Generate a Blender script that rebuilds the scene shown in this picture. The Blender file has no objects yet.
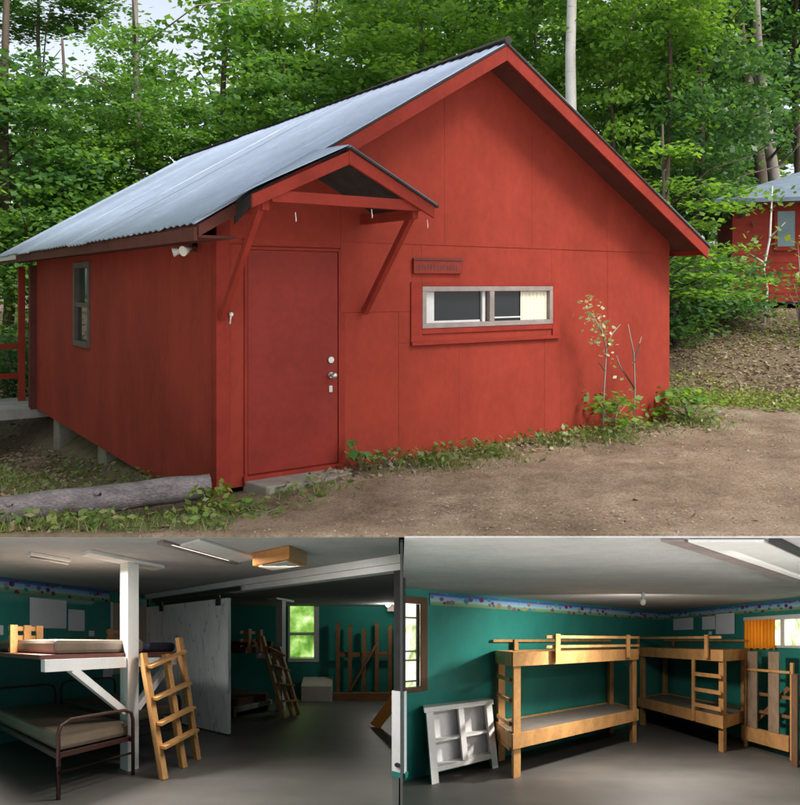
import bpy, math, random
import numpy as np
from mathutils import Vector, Matrix
random.seed(7); rng = np.random.default_rng(11)
SC = bpy.context.scene
COL = SC.collection
R = math.radians
F, PX, PY, EYE = 820.0, 400.0, 285.0, 1.69        # focal length / principal point in photo pixels, eye height

# ------------------------------------------------------------------ materials
def nodes_of(name):
    m = bpy.data.materials.new(name); m.use_nodes = True
    nt = m.node_tree; b = nt.nodes['Principled BSDF']
    return m, nt, b
def c4(c): return (c[0], c[1], c[2], 1)
def mul(c, k): return tuple(min(1, x*k) for x in c)
def ramp(nt, fac, stops):
    r = nt.nodes.new('ShaderNodeValToRGB'); e = r.color_ramp.elements
    e[0].position, e[0].color = stops[0][0], c4(stops[0][1])
    e[1].position, e[1].color = stops[-1][0], c4(stops[-1][1])
    for p, c in stops[1:-1]:
        n = e.new(p); n.color = c4(c)
    nt.links.new(fac, r.inputs[0]); return r.outputs[0]
def noise(nt, scale, detail=5, rough=.6, stretch=None, coord='Object'):
    tc = nt.nodes.new('ShaderNodeTexCoord'); n = nt.nodes.new('ShaderNodeTexNoise')
    n.inputs['Scale'].default_value = scale; n.inputs['Detail'].default_value = detail
    n.inputs['Roughness'].default_value = rough
    if stretch:
        mp = nt.nodes.new('ShaderNodeMapping'); mp.inputs['Scale'].default_value = stretch
        nt.links.new(tc.outputs[coord], mp.inputs[0]); nt.links.new(mp.outputs[0], n.inputs['Vector'])
    else: nt.links.new(tc.outputs[coord], n.inputs['Vector'])
    return n.outputs['Fac']
def mixc(nt, fac, a, b, mode='MIX'):
    m = nt.nodes.new('ShaderNodeMix'); m.data_type = 'RGBA'; m.blend_type = mode
    for sock, v in ((m.inputs[0], fac), (m.inputs[6], a), (m.inputs[7], b)):
        if isinstance(v, (int, float)): sock.default_value = v
        elif isinstance(v, tuple): sock.default_value = c4(v)
        else: nt.links.new(v, sock)
    return m.outputs[2]
def bump(nt, b, fac, strength, dist=.01):
    n = nt.nodes.new('ShaderNodeBump'); n.inputs['Strength'].default_value = strength
    n.inputs['Distance'].default_value = dist
    nt.links.new(fac, n.inputs['Height']); nt.links.new(n.outputs[0], b.inputs['Normal'])
def island(nt, lo, hi):
    g = nt.nodes.new('ShaderNodeNewGeometry'); r = nt.nodes.new('ShaderNodeMapRange')
    r.inputs['To Min'].default_value = lo; r.inputs['To Max'].default_value = hi
    nt.links.new(g.outputs['Random Per Island'], r.inputs[0]); return r.outputs[0]
def M(name, col, rough=.65, var=.18, scale=5, bmp=0, bscale=40, metal=0, isl=0, stretch=None, stain=None, spec=.3, fine=.08):
    m, nt, b = nodes_of(name)
    o = ramp(nt, noise(nt, scale, 6, .65, stretch), [(.3, mul(col, 1-var)), (.7, mul(col, 1+var))])
    f2 = ramp(nt, noise(nt, scale*9, 3, .6, stretch), [(.3, (1-fine,)*3), (.7, (1,)*3)])
    o = mixc(nt, 1.0, o, f2, 'MULTIPLY')
    if stain:
        sc, pos, scol, sstretch = stain
        f = ramp(nt, noise(nt, sc, 7, .7, sstretch), [(pos, (0, 0, 0)), (pos+.12, (1, 1, 1))])
        o = mixc(nt, f, o, scol)
    if isl:
        h = nt.nodes.new('ShaderNodeHueSaturation'); nt.links.new(island(nt, 1-isl, 1+isl), h.inputs['Value'])
        nt.links.new(o, h.inputs['Color']); o = h.outputs[0]
    nt.links.new(o, b.inputs['Base Color'])
    b.inputs['Roughness'].default_value = rough; b.inputs['Metallic'].default_value = metal
    b.inputs['Specular IOR Level'].default_value = spec
    if bmp: bump(nt, b, noise(nt, bscale, 4, .6, stretch), bmp)
    return m
def leafmat(name, stops, trans=.4, gloss=.25):
    m, nt, b = nodes_of(name)
    g = nt.nodes.new('ShaderNodeNewGeometry')
    k = [(i/(len(stops)-1), c) for i, c in enumerate(stops)]
    o = ramp(nt, g.outputs['Random Per Island'], k)
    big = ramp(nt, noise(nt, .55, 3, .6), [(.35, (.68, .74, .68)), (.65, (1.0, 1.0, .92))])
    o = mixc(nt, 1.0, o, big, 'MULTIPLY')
    nt.links.new(o, b.inputs['Base Color']); b.inputs['Roughness'].default_value = .4
    b.inputs['Specular IOR Level'].default_value = gloss*1.6
    t = nt.nodes.new('ShaderNodeBsdfTranslucent')
    y = mixc(nt, 1.0, o, (1.5, 1.45, .6), 'MULTIPLY'); nt.links.new(y, t.inputs[0])
    mx = nt.nodes.new('ShaderNodeMixShader'); mx.inputs[0].default_value = trans
    nt.links.new(b.outputs[0], mx.inputs[1]); nt.links.new(t.outputs[0], mx.inputs[2])
    nt.links.new(mx.outputs[0], nt.nodes['Material Output'].inputs[0])
    return m
def glass(name, tint=(.02, .025, .03), rough=.04):
    m, nt, b = nodes_of(name); b.inputs['Base Color'].default_value = c4(tint)
    b.inputs['Roughness'].default_value = rough; b.inputs['Specular IOR Level'].default_value = .8
    return m
def litpane(name, stops, scale, strength):
    m, nt, b = nodes_of(name)
    o = ramp(nt, noise(nt, scale, 4, .6), stops)
    b.inputs['Base Color'].default_value = (.05, .05, .05, 1)
    nt.links.new(o, b.inputs['Emission Color']); b.inputs['Emission Strength'].default_value = strength
    return m

RED = (.258, .036, .0215)
MAT = dict(
    red=M('red_paint', RED, .75, .15, 1.1, .2, 70, isl=.04, fine=.12, spec=.12, stretch=(1.3, 1.3, .9), stain=(1.3, .62, (.235, .045, .027), (2.2, 2.2, .7))),
    redtrim=M('red_trim_paint', (.235, .027, .0165), .7, .2, 3, .1, 50, isl=.06, spec=.15),
    reddoor=M('red_door_paint', (.215, .023, .015), .6, .14, 1.6, .1, 60, fine=.15, spec=.2, stain=(2.4, .66, (.15, .02, .016), (2, 2, .5))),
    redside=M('red_siding_paint', (.29, .042, .027), .75, .2, 1.1, .25, 60, isl=.05, fine=.14, spec=.12, stretch=(1.4, 1.4, .7), stain=(1.5, .66, (.16, .042, .034), (2, 2, .3))),
    roof=M('galvanised_roofing', (.37, .44, .57), .45, .14, 1.2, .04, 30, metal=.12, isl=.09, fine=.14, stain=(2.2, .66, (.24, .27, .33), (.6, 3, 1)), spec=.4),
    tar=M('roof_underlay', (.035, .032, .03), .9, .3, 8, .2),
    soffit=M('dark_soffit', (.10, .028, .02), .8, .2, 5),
    greyroof=M('grey_shingle', (.155, .20, .255), .7, .2, 4, .2, 40),
    alu=M('window_frame_paint', (.25, .205, .19), .55, .2, 8),
    oldframe=M('old_brown_frame', (.11, .085, .075), .6, .2, 6),
    whiteframe=M('white_sash', (.55, .55, .54), .45, .08, 6),
    glass=glass('window_glass'), glassgreen=glass('green_tinted_glass', (.02, .045, .035)),  # the second glass has a green base tint
    curtain=M('cream_curtain', (.70, .66, .52), .85, .12, 9, stretch=(6, 6, .5)),
    steel=M('worn_steel', (.55, .53, .50), .35, .15, 20, metal=.8, spec=.5),
    lampwhite=M('lamp_glass_white', (.7, .68, .62), .3, .1, 10),
    concrete=M('weathered_concrete', (.22, .195, .165), .85, .25, 5, .3, 40),
    log=M('weathered_bark', (.19, .165, .165), .9, .5, 5, 1.0, 30, fine=.5, stretch=(.6, 2, 2.4), stain=(2.6, .55, (.10, .06, .052), (.8, 1.5, 1.5))),
    logend=M('cut_log_wood', (.42, .33, .24), .8, .2, 8),
    slatwood=M('grey_brown_slat', (.27, .19, .13), .7, .25, 5, isl=.1),
    greywood=M('grey_deck_wood', (.30, .29, .28), .8, .2, 4, .2, 30, isl=.1),
    bark=M('grey_brown_bark', (.10, .075, .055), .9, .35, 3, .6, 14, stretch=(3, 3, .5)),
    palebark=M('pale_grey_bark', (.24, .21, .18), .9, .3, 3, .5, 14, stretch=(3, 3, .5)),
    birch=M('white_birch_bark', (.66, .63, .58), .8, .12, 3, .3, 20, stain=(2.6, .6, (.12, .10, .09), (.6, .6, 4))),
    pine=M('pine_lumber', (.52, .27, .10), .6, .26, 3.5, .1, 60, isl=.18, fine=.25, stain=(5, .68, (.30, .14, .055), None)),
    pinedark=M('dark_stained_lumber', (.20, .095, .04), .65, .25, 4, isl=.15),
    darkred=M('dark_red_stain', (.10, .028, .02), .6, .2, 4),
    teal=M('teal_wall_paint', (.026, .215, .18), .45, .14, 1.2, .05, 30, spec=.35, stain=(1.8, .72, (.07, .27, .235), None)),
    ceil=M('stippled_ceiling', (.42, .41, .405), .9, .12, 1.2, .6, 45, fine=.12),
    white=M('white_paint', (.70, .69, .68), .5, .06, 3, isl=.03),
    dirtywhite=M('scuffed_white_board', (.74, .75, .77), .55, .08, 1.5, stain=(1.7, .63, (.33, .36, .44), (3, 3, 1.2))),
    floor=M('grey_painted_concrete_floor', (.088, .082, .076), .5, .22, .8, .05, 20, spec=.4, stain=(1.2, .62, (.066, .062, .058), None)),
    paper=M('white_paper', (.66, .68, .72), .8, .04, 3),
    vinyl=M('brown_vinyl_mattress', (.165, .125, .092), .5, .15, 4, .1, 20),
    vinylend=M('tan_mattress_side', (.36, .28, .21), .5, .15, 4),
    greyply=M('grey_mattress_board', (.20, .175, .15), .7, .15, 4),
    navy=M('navy_cushion', (.012, .015, .028), .7, .2, 5),
    bedmetal=M('dark_maroon_bed_metal', (.045, .018, .016), .4, .2, 8, spec=.4),
    black=M('black_track_metal', (.03, .03, .032), .5, .2, 8),
    orange=M('orange_varnished_wood', (.50, .20, .045), .4, .15, 4, stretch=(1, 5, 5)),
    beige=M('beige_board', (.42, .34, .27), .7, .08, 2, stretch=(9, 9, .4)),
    brownframe=M('brown_window_trim', (.12, .062, .035), .6, .2, 5),
    orangecurtain=M('orange_curtain', (.82, .29, .025), .85, .14, 6, stretch=(7, 7, .4)),
    carton=M('pale_carton', (.52, .45, .42), .8, .08, 4),
    hook=M('white_hook', (.7, .66, .6), .5, .1, 10),
)
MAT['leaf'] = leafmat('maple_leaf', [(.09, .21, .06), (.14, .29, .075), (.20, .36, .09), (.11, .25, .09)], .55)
MAT['leafdark'] = leafmat('leaf_painted_shade', [(.055, .145, .06), (.085, .195, .07), (.12, .24, .08)], .5)  # darker copy of the leaf greens: shade put into the colour
MAT['leafbright'] = leafmat('bright_leaf', [(.15, .30, .06), (.22, .38, .075), (.12, .26, .055)], .55)  # lighter copy; on tree crowns it puts sunlight into the colour
MAT['leafwood'] = leafmat('wood_leaf_painted_sun', [(.10, .22, .06), (.17, .31, .08), (.26, .40, .12), (.12, .25, .08)], .6)  # far wood leaves, with sun glimmer put into their greens
MAT['leafyellow'] = leafmat('yellow_leaf', [(.30, .32, .04), (.22, .28, .04), (.12, .2, .03)], .45)
MAT['leafpale'] = leafmat('pale_variegated_leaf', [(.55, .55, .40), (.35, .42, .20), (.62, .58, .46)], .3)
MAT['grass'] = leafmat('grass_blade', [(.08, .17, .03), (.14, .22, .045), (.24, .25, .09), (.09, .18, .04), (.28, .23, .12)], .35)
MAT['cover'] = leafmat('yellow_green_cover', [(.18, .24, .04), (.26, .30, .06), (.12, .19, .04)], .35)
MAT['litter'] = leafmat('dead_leaf', [(.27, .19, .13), (.38, .28, .20), (.17, .11, .075), (.46, .37, .29)], .12, .1)
MAT['pebble'] = M('pebble', (.24, .20, .165), .85, .2, 6, isl=.4)

# wallpaper border: sky-blue strip with green foot and small coloured vehicles-like blots
def border_mat():
    m, nt, b = nodes_of('wallpaper_border')
    tc = nt.nodes.new('ShaderNodeTexCoord'); sp = nt.nodes.new('ShaderNodeSeparateXYZ')
    nt.links.new(tc.outputs['UV'], sp.inputs[0])
    base = ramp(nt, sp.outputs['Y'], [(0, (.10, .24, .10)), (.30, (.20, .34, .20)), (.38, (.28, .46, .50)), (.72, (.16, .34, .58)), (.82, (.05, .10, .36)), (1, (.04, .09, .32))])
    v = nt.nodes.new('ShaderNodeTexVoronoi'); v.inputs['Scale'].default_value = 1.0; v.inputs['Randomness'].default_value = .75
    mp = nt.nodes.new('ShaderNodeMapping'); mp.inputs['Scale'].default_value = (13, 2.0, 1)
    nt.links.new(tc.outputs['UV'], mp.inputs[0]); nt.links.new(mp.outputs[0], v.inputs['Vector'])
    s2 = nt.nodes.new('ShaderNodeSeparateColor'); nt.links.new(v.outputs['Color'], s2.inputs[0])
    blot = ramp(nt, s2.outputs[0], [(0, (.20, .01, .03)), (.35, (.05, .02, .14)), (.5, (.38, .25, .09)), (.7, (.01, .20, .24)), (1, (.26, .02, .06))])
    mask = ramp(nt, v.outputs['Distance'], [(.40, (1, 1, 1)), (.46, (0, 0, 0))])
    nt.links.new(mixc(nt, mask, base, blot), b.inputs['Base Color']); b.inputs['Roughness'].default_value = .7
    return m
MAT['border'] = border_mat()
def scribble():
    m, nt, b = nodes_of('scribbled_white_board')
    base = ramp(nt, noise(nt, 1.6, 6, .65), [(.35, (.74, .75, .78)), (.6, (.86, .87, .89))])
    l1 = ramp(nt, noise(nt, .9, 2, .5, (2.4, 2.4, .8)), [(.488, (0, 0, 0)), (.496, (.8, .8, .8)), (.50, (.8, .8, .8)), (.508, (0, 0, 0))])
    l2 = ramp(nt, noise(nt, 1.7, 2, .5, (2, 2, 1.1)), [(.635, (0, 0, 0)), (.640, (.7, .7, .7)), (.644, (.7, .7, .7)), (.650, (0, 0, 0))])
    o = mixc(nt, l1, base, (.38, .42, .50)); o = mixc(nt, l2, o, (.30, .31, .36))
    nt.links.new(o, b.inputs['Base Color']); b.inputs['Roughness'].default_value = .5; return m
MAT['scribble'] = scribble()

def translucent(m, k):
    nt = m.node_tree; b = nt.nodes['Principled BSDF']; src = b.inputs['Base Color'].links[0].from_socket
    t = nt.nodes.new('ShaderNodeBsdfTranslucent'); nt.links.new(src, t.inputs[0])
    mx = nt.nodes.new('ShaderNodeMixShader'); mx.inputs[0].default_value = k
    nt.links.new(b.outputs[0], mx.inputs[1]); nt.links.new(t.outputs[0], mx.inputs[2]); nt.links.new(mx.outputs[0], nt.nodes['Material Output'].inputs[0])
translucent(MAT['orangecurtain'], .6)
# ------------------------------------------------------------------ mesh builder
def basis(ax, up=(0, 0, 1)):
    a = Vector(ax).normalized(); u = Vector(up)
    s = a.cross(u)
    if s.length < 1e-4: s = a.cross(Vector((0, 1, 0)))
    s.normalize(); return a, s, s.cross(a).normalized()
class MB:
    def __init__(self, tf=None): self.v, self.f, self.sm, self.tf, self.uv = [], [], [], tf, None
    def add(self, vs, fs, smooth=False):
        o = len(self.v); self.v += [tuple(p) for p in vs]
        self.f += [tuple(i+o for i in q) for q in fs]; self.sm += [smooth]*len(fs); return self
    def box(self, x0, x1, y0, y1, z0, z1):
        x0, x1 = sorted((x0, x1)); y0, y1 = sorted((y0, y1)); z0, z1 = sorted((z0, z1))
        vs = [(x, y, z) for z in (z0, z1) for y in (y0, y1) for x in (x0, x1)]
        return self.add(vs, [(0, 2, 3, 1), (4, 5, 7, 6), (0, 1, 5, 4), (2, 6, 7, 3), (0, 4, 6, 2), (1, 3, 7, 5)])
    def bar(self, p, q, w, d, up=(0, 0, 1)):
        p, q = Vector(p), Vector(q); a, s, n = basis(q-p, up); s *= w/2; n *= d/2
        vs = [p-s-n, p+s-n, p+s+n, p-s+n, q-s-n, q+s-n, q+s+n, q-s+n]
        return self.add(vs, [(0, 3, 2, 1), (4, 5, 6, 7), (0, 1, 5, 4), (1, 2, 6, 5), (2, 3, 7, 6), (3, 0, 4, 7)])
    def tube(self, pts, rad, n=10, cap=True):
        pts = [Vector(p) for p in pts]
        if not isinstance(rad, (list, tuple)): rad = [rad]*len(pts)
        vs = []; ref = None
        for i, p in enumerate(pts):
            d = (pts[min(i+1, len(pts)-1)]-pts[max(i-1, 0)])
            a = d.normalized()
            if ref is None: _, s, t = basis(d, (0, .3, 1) if abs(a.z) < .9 else (0, 1, 0))
            else: s = (ref - a*ref.dot(a)).normalized(); t = a.cross(s)
            ref = s
            for k in range(n):
                th = 2*math.pi*k/n; vs.append(p + (s*math.cos(th)+t*math.sin(th))*rad[i])
        fs = [(i*n+k, i*n+(k+1) % n, (i+1)*n+(k+1) % n, (i+1)*n+k) for i in range(len(pts)-1) for k in range(n)]
        self.add(vs, fs, True)
        if cap:
            o = len(self.v)-len(vs)
            self.f += [tuple(o+k for k in reversed(range(n))), tuple(o+(len(pts)-1)*n+k for k in range(n))]; self.sm += [False, False]
        return self
    def prism(self, poly, axis, a, b):       # poly: 2-D outline; axis: the extrusion axis index
        def P(u, w, e): return [(e, u, w), (u, e, w), (u, w, e)][axis]
        n = len(poly); vs = [P(u, w, a) for u, w in poly]+[P(u, w, b) for u, w in poly]
        return self.add(vs, [tuple(range(n)), tuple(range(2*n-1, n-1, -1))]+[(i, i+n, (i+1) % n+n, (i+1) % n) for i in range(n)])
    def ball(self, c, r, n=10, sq=(1, 1, 1)):
        vs, fs = [], []; m = n//2
        for j in range(m+1):
            ph = math.pi*j/m
            for k in range(n):
                th = 2*math.pi*k/n
                vs.append((c[0]+r*sq[0]*math.sin(ph)*math.cos(th), c[1]+r*sq[1]*math.sin(ph)*math.sin(th), c[2]+r*sq[2]*math.cos(ph)))
        for j in range(m):
            for k in range(n): fs.append((j*n+k, (j+1)*n+k, (j+1)*n+(k+1) % n, j*n+(k+1) % n))
        return self.add(vs, fs, True)
    def build(self, name, mat, parent=None, origin=None, bevel=0, uv=None):
        vs = self.v
        if self.tf: vs = [self.tf(*p) for p in vs]
        og = Vector((0, 0, 0))
        if parent is not None and self.tf: og = parent.location
        elif origin is not None: og = Vector(origin)
        vs = [(p[0]-og[0], p[1]-og[1], p[2]-og[2]) for p in vs]
        me = bpy.data.meshes.new(name); me.from_pydata(vs, [], self.f); me.validate(); 
        for p, s in zip(me.polygons, self.sm): p.use_smooth = s
        if uv:
            l = me.uv_layers.new(name='UVMap')
            for lp in me.loops: l.data[lp.index].uv = uv[lp.vertex_index]
        me.materials.append(MAT[mat] if isinstance(mat, str) else mat)
        # consistent outward normals
        import bmesh
        bm = bmesh.new(); bm.from_mesh(me); bmesh.ops.recalc_face_normals(bm, faces=bm.faces); bm.to_mesh(me); bm.free()
        o = bpy.data.objects.new(name, me); COL.objects.link(o)
        if parent is not None: o.parent = parent
        else: o.location = og
        if bevel:
            bv = o.modifiers.new('bevel', 'BEVEL'); bv.width = bevel; bv.segments = 2; bv.limit_method = 'ANGLE'; bv.angle_limit = R(50)
        return o
def tag(o, label=None, cat=None, group=None, kind=None):
    for k, v in (('label', label), ('category', cat), ('group', group), ('kind', kind)):
        if v: o[k] = v
    return o
def thing(name, label, cat, loc, rz=0, group=None):
    o = bpy.data.objects.new(name, None); COL.objects.link(o); o.location = loc; o.rotation_euler = (0, 0, rz)
    o.empty_display_size = .2
    return tag(o, label, cat, group)
def npmesh(name, V, nper, mat, smooth=False):
    """V: (n*nper,3) array, faces of nper consecutive verts"""
    n = len(V)//nper; me = bpy.data.meshes.new(name)
    me.vertices.add(len(V)); me.vertices.foreach_set('co', V.astype(np.float32).ravel())
    me.loops.add(len(V)); me.loops.foreach_set('vertex_index', np.arange(len(V), dtype=np.int32))
    me.polygons.add(n); me.polygons.foreach_set('loop_start', np.arange(0, len(V), nper, dtype=np.int32))
    me.polygons.foreach_set('loop_total', np.full(n, nper, dtype=np.int32))
    me.update(calc_edges=True); me.validate(); me.materials.append(MAT[mat] if isinstance(mat, str) else mat)
    return me
def link(name, me, parent=None, loc=(0, 0, 0), rz=0, sc=(1, 1, 1)):
    o = bpy.data.objects.new(name, me); COL.objects.link(o); o.parent = parent
    o.location = loc; o.rotation_euler = (0, 0, rz); o.scale = sc; return o
def leafcards(P, size, tilt=.55, aspect=.62, rg=rng):
    """one folded-diamond leaf per point"""
    n = len(P); yaw = rg.uniform(0, 2*np.pi, n)
    N = np.stack([rg.normal(0, tilt, n), rg.normal(0, tilt, n), np.ones(n)], 1); N /= np.linalg.norm(N, axis=1)[:, None]
    D = np.stack([np.cos(yaw), np.sin(yaw), np.zeros(n)], 1); D -= N*(D*N).sum(1)[:, None]; D /= np.linalg.norm(D, axis=1)[:, None]
    S = np.cross(N, D); s = (size*rg.uniform(.6, 1.25, n))[:, None]
    drop = N*s*.12
    V = np.stack([P-D*s*.5, P+S*s*aspect*.5-drop+D*s*.05, P+D*s*.5-drop*1.5, P-S*s*aspect*.5-drop+D*s*.05], 1)
    return V.reshape(-1, 3)
def sstep(a, b, x):
    t = np.clip((x-a)/(b-a), 0, 1); return t*t*(3-2*t)

# ------------------------------------------------------------------ terrain
C0 = np.array([-1.545, 6.959]); FD = np.array([.821, .571]); ND = np.array([-.571, .821]); ANG = math.atan2(.571, .821)
def ground(X, Y):
    X = np.asarray(X, float); Y = np.asarray(Y, float)
    t = (X-C0[0])*FD[0]+(Y-C0[1])*FD[1]; s = (X-C0[0])*ND[0]+(Y-C0[1])*ND[1]
    z = (-.16-.112*np.clip(s, 0, 7.5))*(1-sstep(-.4, 1.2, t))*sstep(5.6, 6.5, Y)
    d = (Y-11.2)+.42*(X-4.5)
    z = z+1.15*sstep(0, 8.0, d)*sstep(2.2, 5.2, X+.10*(Y-11))
    z = z+sstep(22, 60, Y)*3.2*sstep(-14, 10, X)
    return z
def gz(x, y): return float(ground(x, y))
def ground_mat():
    m, nt, b = nodes_of('ground_dirt')
    dirt = ramp(nt, noise(nt, 1.3, 8, .7), [(.28, (.135, .096, .066)), (.5, (.23, .17, .12)), (.72, (.33, .262, .198))])
    grit = ramp(nt, noise(nt, 45, 3, .7), [(.3, (.55, .52, .50)), (.5, (.95, .95, .95)), (.75, (1.3, 1.25, 1.2))])
    dirt = mixc(nt, 1.0, dirt, grit, 'MULTIPLY')
    damp = ramp(nt, noise(nt, .7, 6, .65), [(.36, (.62, .60, .58)), (.52, (1, 1, 1))])
    dirt = mixc(nt, 1.0, dirt, damp, 'MULTIPLY')
    forest = ramp(nt, noise(nt, 4, 8, .75), [(.3, (.06, .045, .032)), (.52, (.17, .127, .088)), (.72, (.10, .11, .04))])
    at = nt.nodes.new('ShaderNodeAttribute'); at.attribute_name = 'woods'
    ad = nt.nodes.new('ShaderNodeMath'); ad.operation = 'ADD'
    nm = nt.nodes.new('ShaderNodeMapRange'); nm.inputs['To Min'].default_value = -.35; nm.inputs['To Max'].default_value = .35
    nt.links.new(noise(nt, 2.2, 7, .7), nm.inputs[0]); nt.links.new(nm.outputs[0], ad.inputs[0]); nt.links.new(at.outputs['Fac'], ad.inputs[1])
    f = ramp(nt, ad.outputs[0], [(.4, (0, 0, 0)), (.6, (1, 1, 1))])
    nt.links.new(mixc(nt, f, dirt, forest), b.inputs['Base Color']); b.inputs['Roughness'].default_value = .92
    b.inputs['Specular IOR Level'].default_value = .15
    bump(nt, b, noise(nt, 28, 6, .75), .7, .03)
    return m
def woods_w(X, Y):
    t = (X-C0[0])*FD[0]+(Y-C0[1])*FD[1]; s = (X-C0[0])*ND[0]+(Y-C0[1])*ND[1]
    left = (1-sstep(-.9, .5, t))*sstep(-1.6, -.5, s)
    back = sstep(-.2, .9, s)*sstep(-.1, .9, (s-.0)+0*t)
    hill = sstep(10.9, 11.9, Y+.30*(X-4))
    band = sstep(-.75, -.1, s)*(1-sstep(6.6, 7.2, t))
    return np.clip(np.maximum.reduce([left, back*(t < 8), hill, .8*band]), 0, 1)
def make_ground():
    ys = np.concatenate([np.linspace(5.56, 14, 110), np.linspace(14.2, 30, 50), np.linspace(31, 160, 40)])
    xs = np.concatenate([np.linspace(-120, -12, 24), np.linspace(-11.5, -6, 24), np.linspace(-5.9, 8, 180), np.linspace(8.3, 14, 24), np.linspace(15, 130, 24)])
    X, Y = np.meshgrid(xs, ys); Z = ground(X, Y)
    rr = np.random.default_rng(3)
    amp = np.where(Y < 6.0, 0.0, .012)*np.where(Y > 16, 6, 1)
    Z = Z+rr.normal(0, 1, Z.shape)*amp*.7
    rut = .02*np.sin((Y-.25*X)*2.1)+.015*np.sin(X*1.7+Y*.6)
    Z = Z+rut*sstep(5.5, 6.3, Y)*(Y < 14)
    ny, nx = X.shape
    V = np.stack([X, Y, Z], -1).reshape(-1, 3)
    fs = [(j*nx+i, j*nx+i+1, (j+1)*nx+i+1, (j+1)*nx+i) for j in range(ny-1) for i in range(nx-1)]
    base = len(V)
    skirt = np.stack([xs, np.full(nx, 5.56), Z[0]-.02], 1); V = np.concatenate([V, skirt])
    fs += [(i+1, i, base+i, base+i+1) for i in range(nx-1)]
    me = bpy.data.meshes.new('ground'); me.from_pydata(V.tolist(), [], fs)
    for p in me.polygons: p.use_smooth = True
    a = me.attributes.new('woods', 'FLOAT', 'POINT'); a.data.foreach_set('value', woods_w(V[:, 0], V[:, 1]).astype(np.float32))
    me.materials.append(ground_mat())
    o = bpy.data.objects.new('ground', me); COL.objects.link(o); o['kind'] = 'structure'
make_ground()

# ------------------------------------------------------------------ the red cabin (local x along the gable front, y into the depth)
cab = thing('cabin', 'large red plywood cabin with pale metal gable roof and small door canopy', 'cabin', (C0[0], C0[1], 0), ANG)
W, D, RO = 6.04, 7.4, -.43
TM, ZE, ZR = 2.9, 2.19, 4.14
def zl(t): return ZE+(t+.35)*(ZR-ZE)/(TM+.35)
def zr(t): return ZE+(6.26-t)*(ZR-ZE)/(6.26-TM)
def zroof(t): return min(zl(t), zr(t))
WT0, WT1, WZ0, WZ1 = 2.136, 3.95, 1.255, 1.675
m = MB()
for a, b, c, d in ((0, WT0, -.04, 2.1), (WT1, W, -.04, 2.1), (WT0, WT1, -.04, WZ0), (WT0, WT1, WZ1, 2.1)):
    m.box(a, b, .012, .11, c, d)
m.prism([(0, 2.1), (W, 2.1), (W, zr(W)-.09), (TM, ZR-.09), (0, zl(0)-.09)], 1, .012, .11)
m.box(0.012, .11, .11, 4.12, -.28, 2.3).box(.012, .11, 4.94, D, -.28, 2.3).box(.012, .11, 4.12, 4.94, -.28, .885).box(.012, .11, 4.12, 4.94, 1.99, 2.3)
m.box(W-.11, W, .11, D, -.2, 2.2)
m.box(.11, W-.11, D-.1, D, -.28, 2.25).prism([(.11, 2.25), (W-.11, 2.25), (TM, ZR-.1)], 1, D-.1, D)
m.build('wall', 'redside', cab)
# plywood sheets over the front
m = MB(); r_ = random.Random(5)
def sheet(t0, t1, z0, z1, y=None):
    o = r_.uniform(0, .0015) if y is None else y*.5
    m.box(t0+.0012, t1-.0012, -.006-o, .012, z0+.0012, z1-.0012)
sheet(0, .235, -.05, 2.04); sheet(.235, 1.2, 2.03, 2.10, .002)
sheet(1.2, 2.02, 1.43, 2.10, .006); sheet(1.2, 1.86, -.03, 1.43, .0); sheet(1.86, 2.62, -.03, 1.12, .003)
sheet(2.62, 3.84, -.03, 1.12, .001); sheet(3.84, 4.09, -.03, 1.12, .003); sheet(1.86, 2.02, 1.12, 1.43, .003)
sheet(4.09, 4.88, -.03, 2.10, .0); sheet(4.88, W, -.03, 2.10, .003)
sheet(2.02, WT0, 1.12, 2.10, .004); sheet(WT0, WT1, 1.12, WZ0, .004); sheet(WT1, 4.09, 1.12, 2.10, .004); sheet(WT0, WT1, WZ1, 2.10, .004)
for a, b in ((0, 1.2), (1.2, 2.42), (2.42, 3.64), (3.64, 4.86), (4.86, W)):
    ts = [a+.0012]+([TM] if a < TM < b else [])+[b-.0012]
    top = [(t, zroof(t)-.095) for t in reversed(ts)]
    m.prism([(a+.0012, 2.093), (b-.0012, 2.093)]+top, 1, -.013-r_.uniform(0, .0015), .012)
m.build('front_siding', 'red', cab)
m = MB()
for a, b in ((.0, 1.2), (1.2, 2.42), (2.42, 3.64)): m.box(-.006-r_.uniform(0, .0015), .012, a+.0012, b-.0012, -.28, 2.29)
m.box(-.008, .012, 3.643, 4.12, -.28, 2.29).box(-.008, .012, 4.94, 6.08, -.28, 2.29).box(-.006, .012, 6.086, D, -.28, 2.29).box(-.007, .012, 4.12, 4.94, -.28, .885).box(-.007, .012, 4.12, 4.94, 1.99, 2.29)
m.build('side_siding', 'redside', cab)
for q in ((-.024, .10, -.024, -.004, -.24, 2.3), (-.028, -.008, -.003, .09, -.28, 2.3)):
    MB().box(*q).build('corner_board', 'redtrim', cab, bevel=.003)
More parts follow.
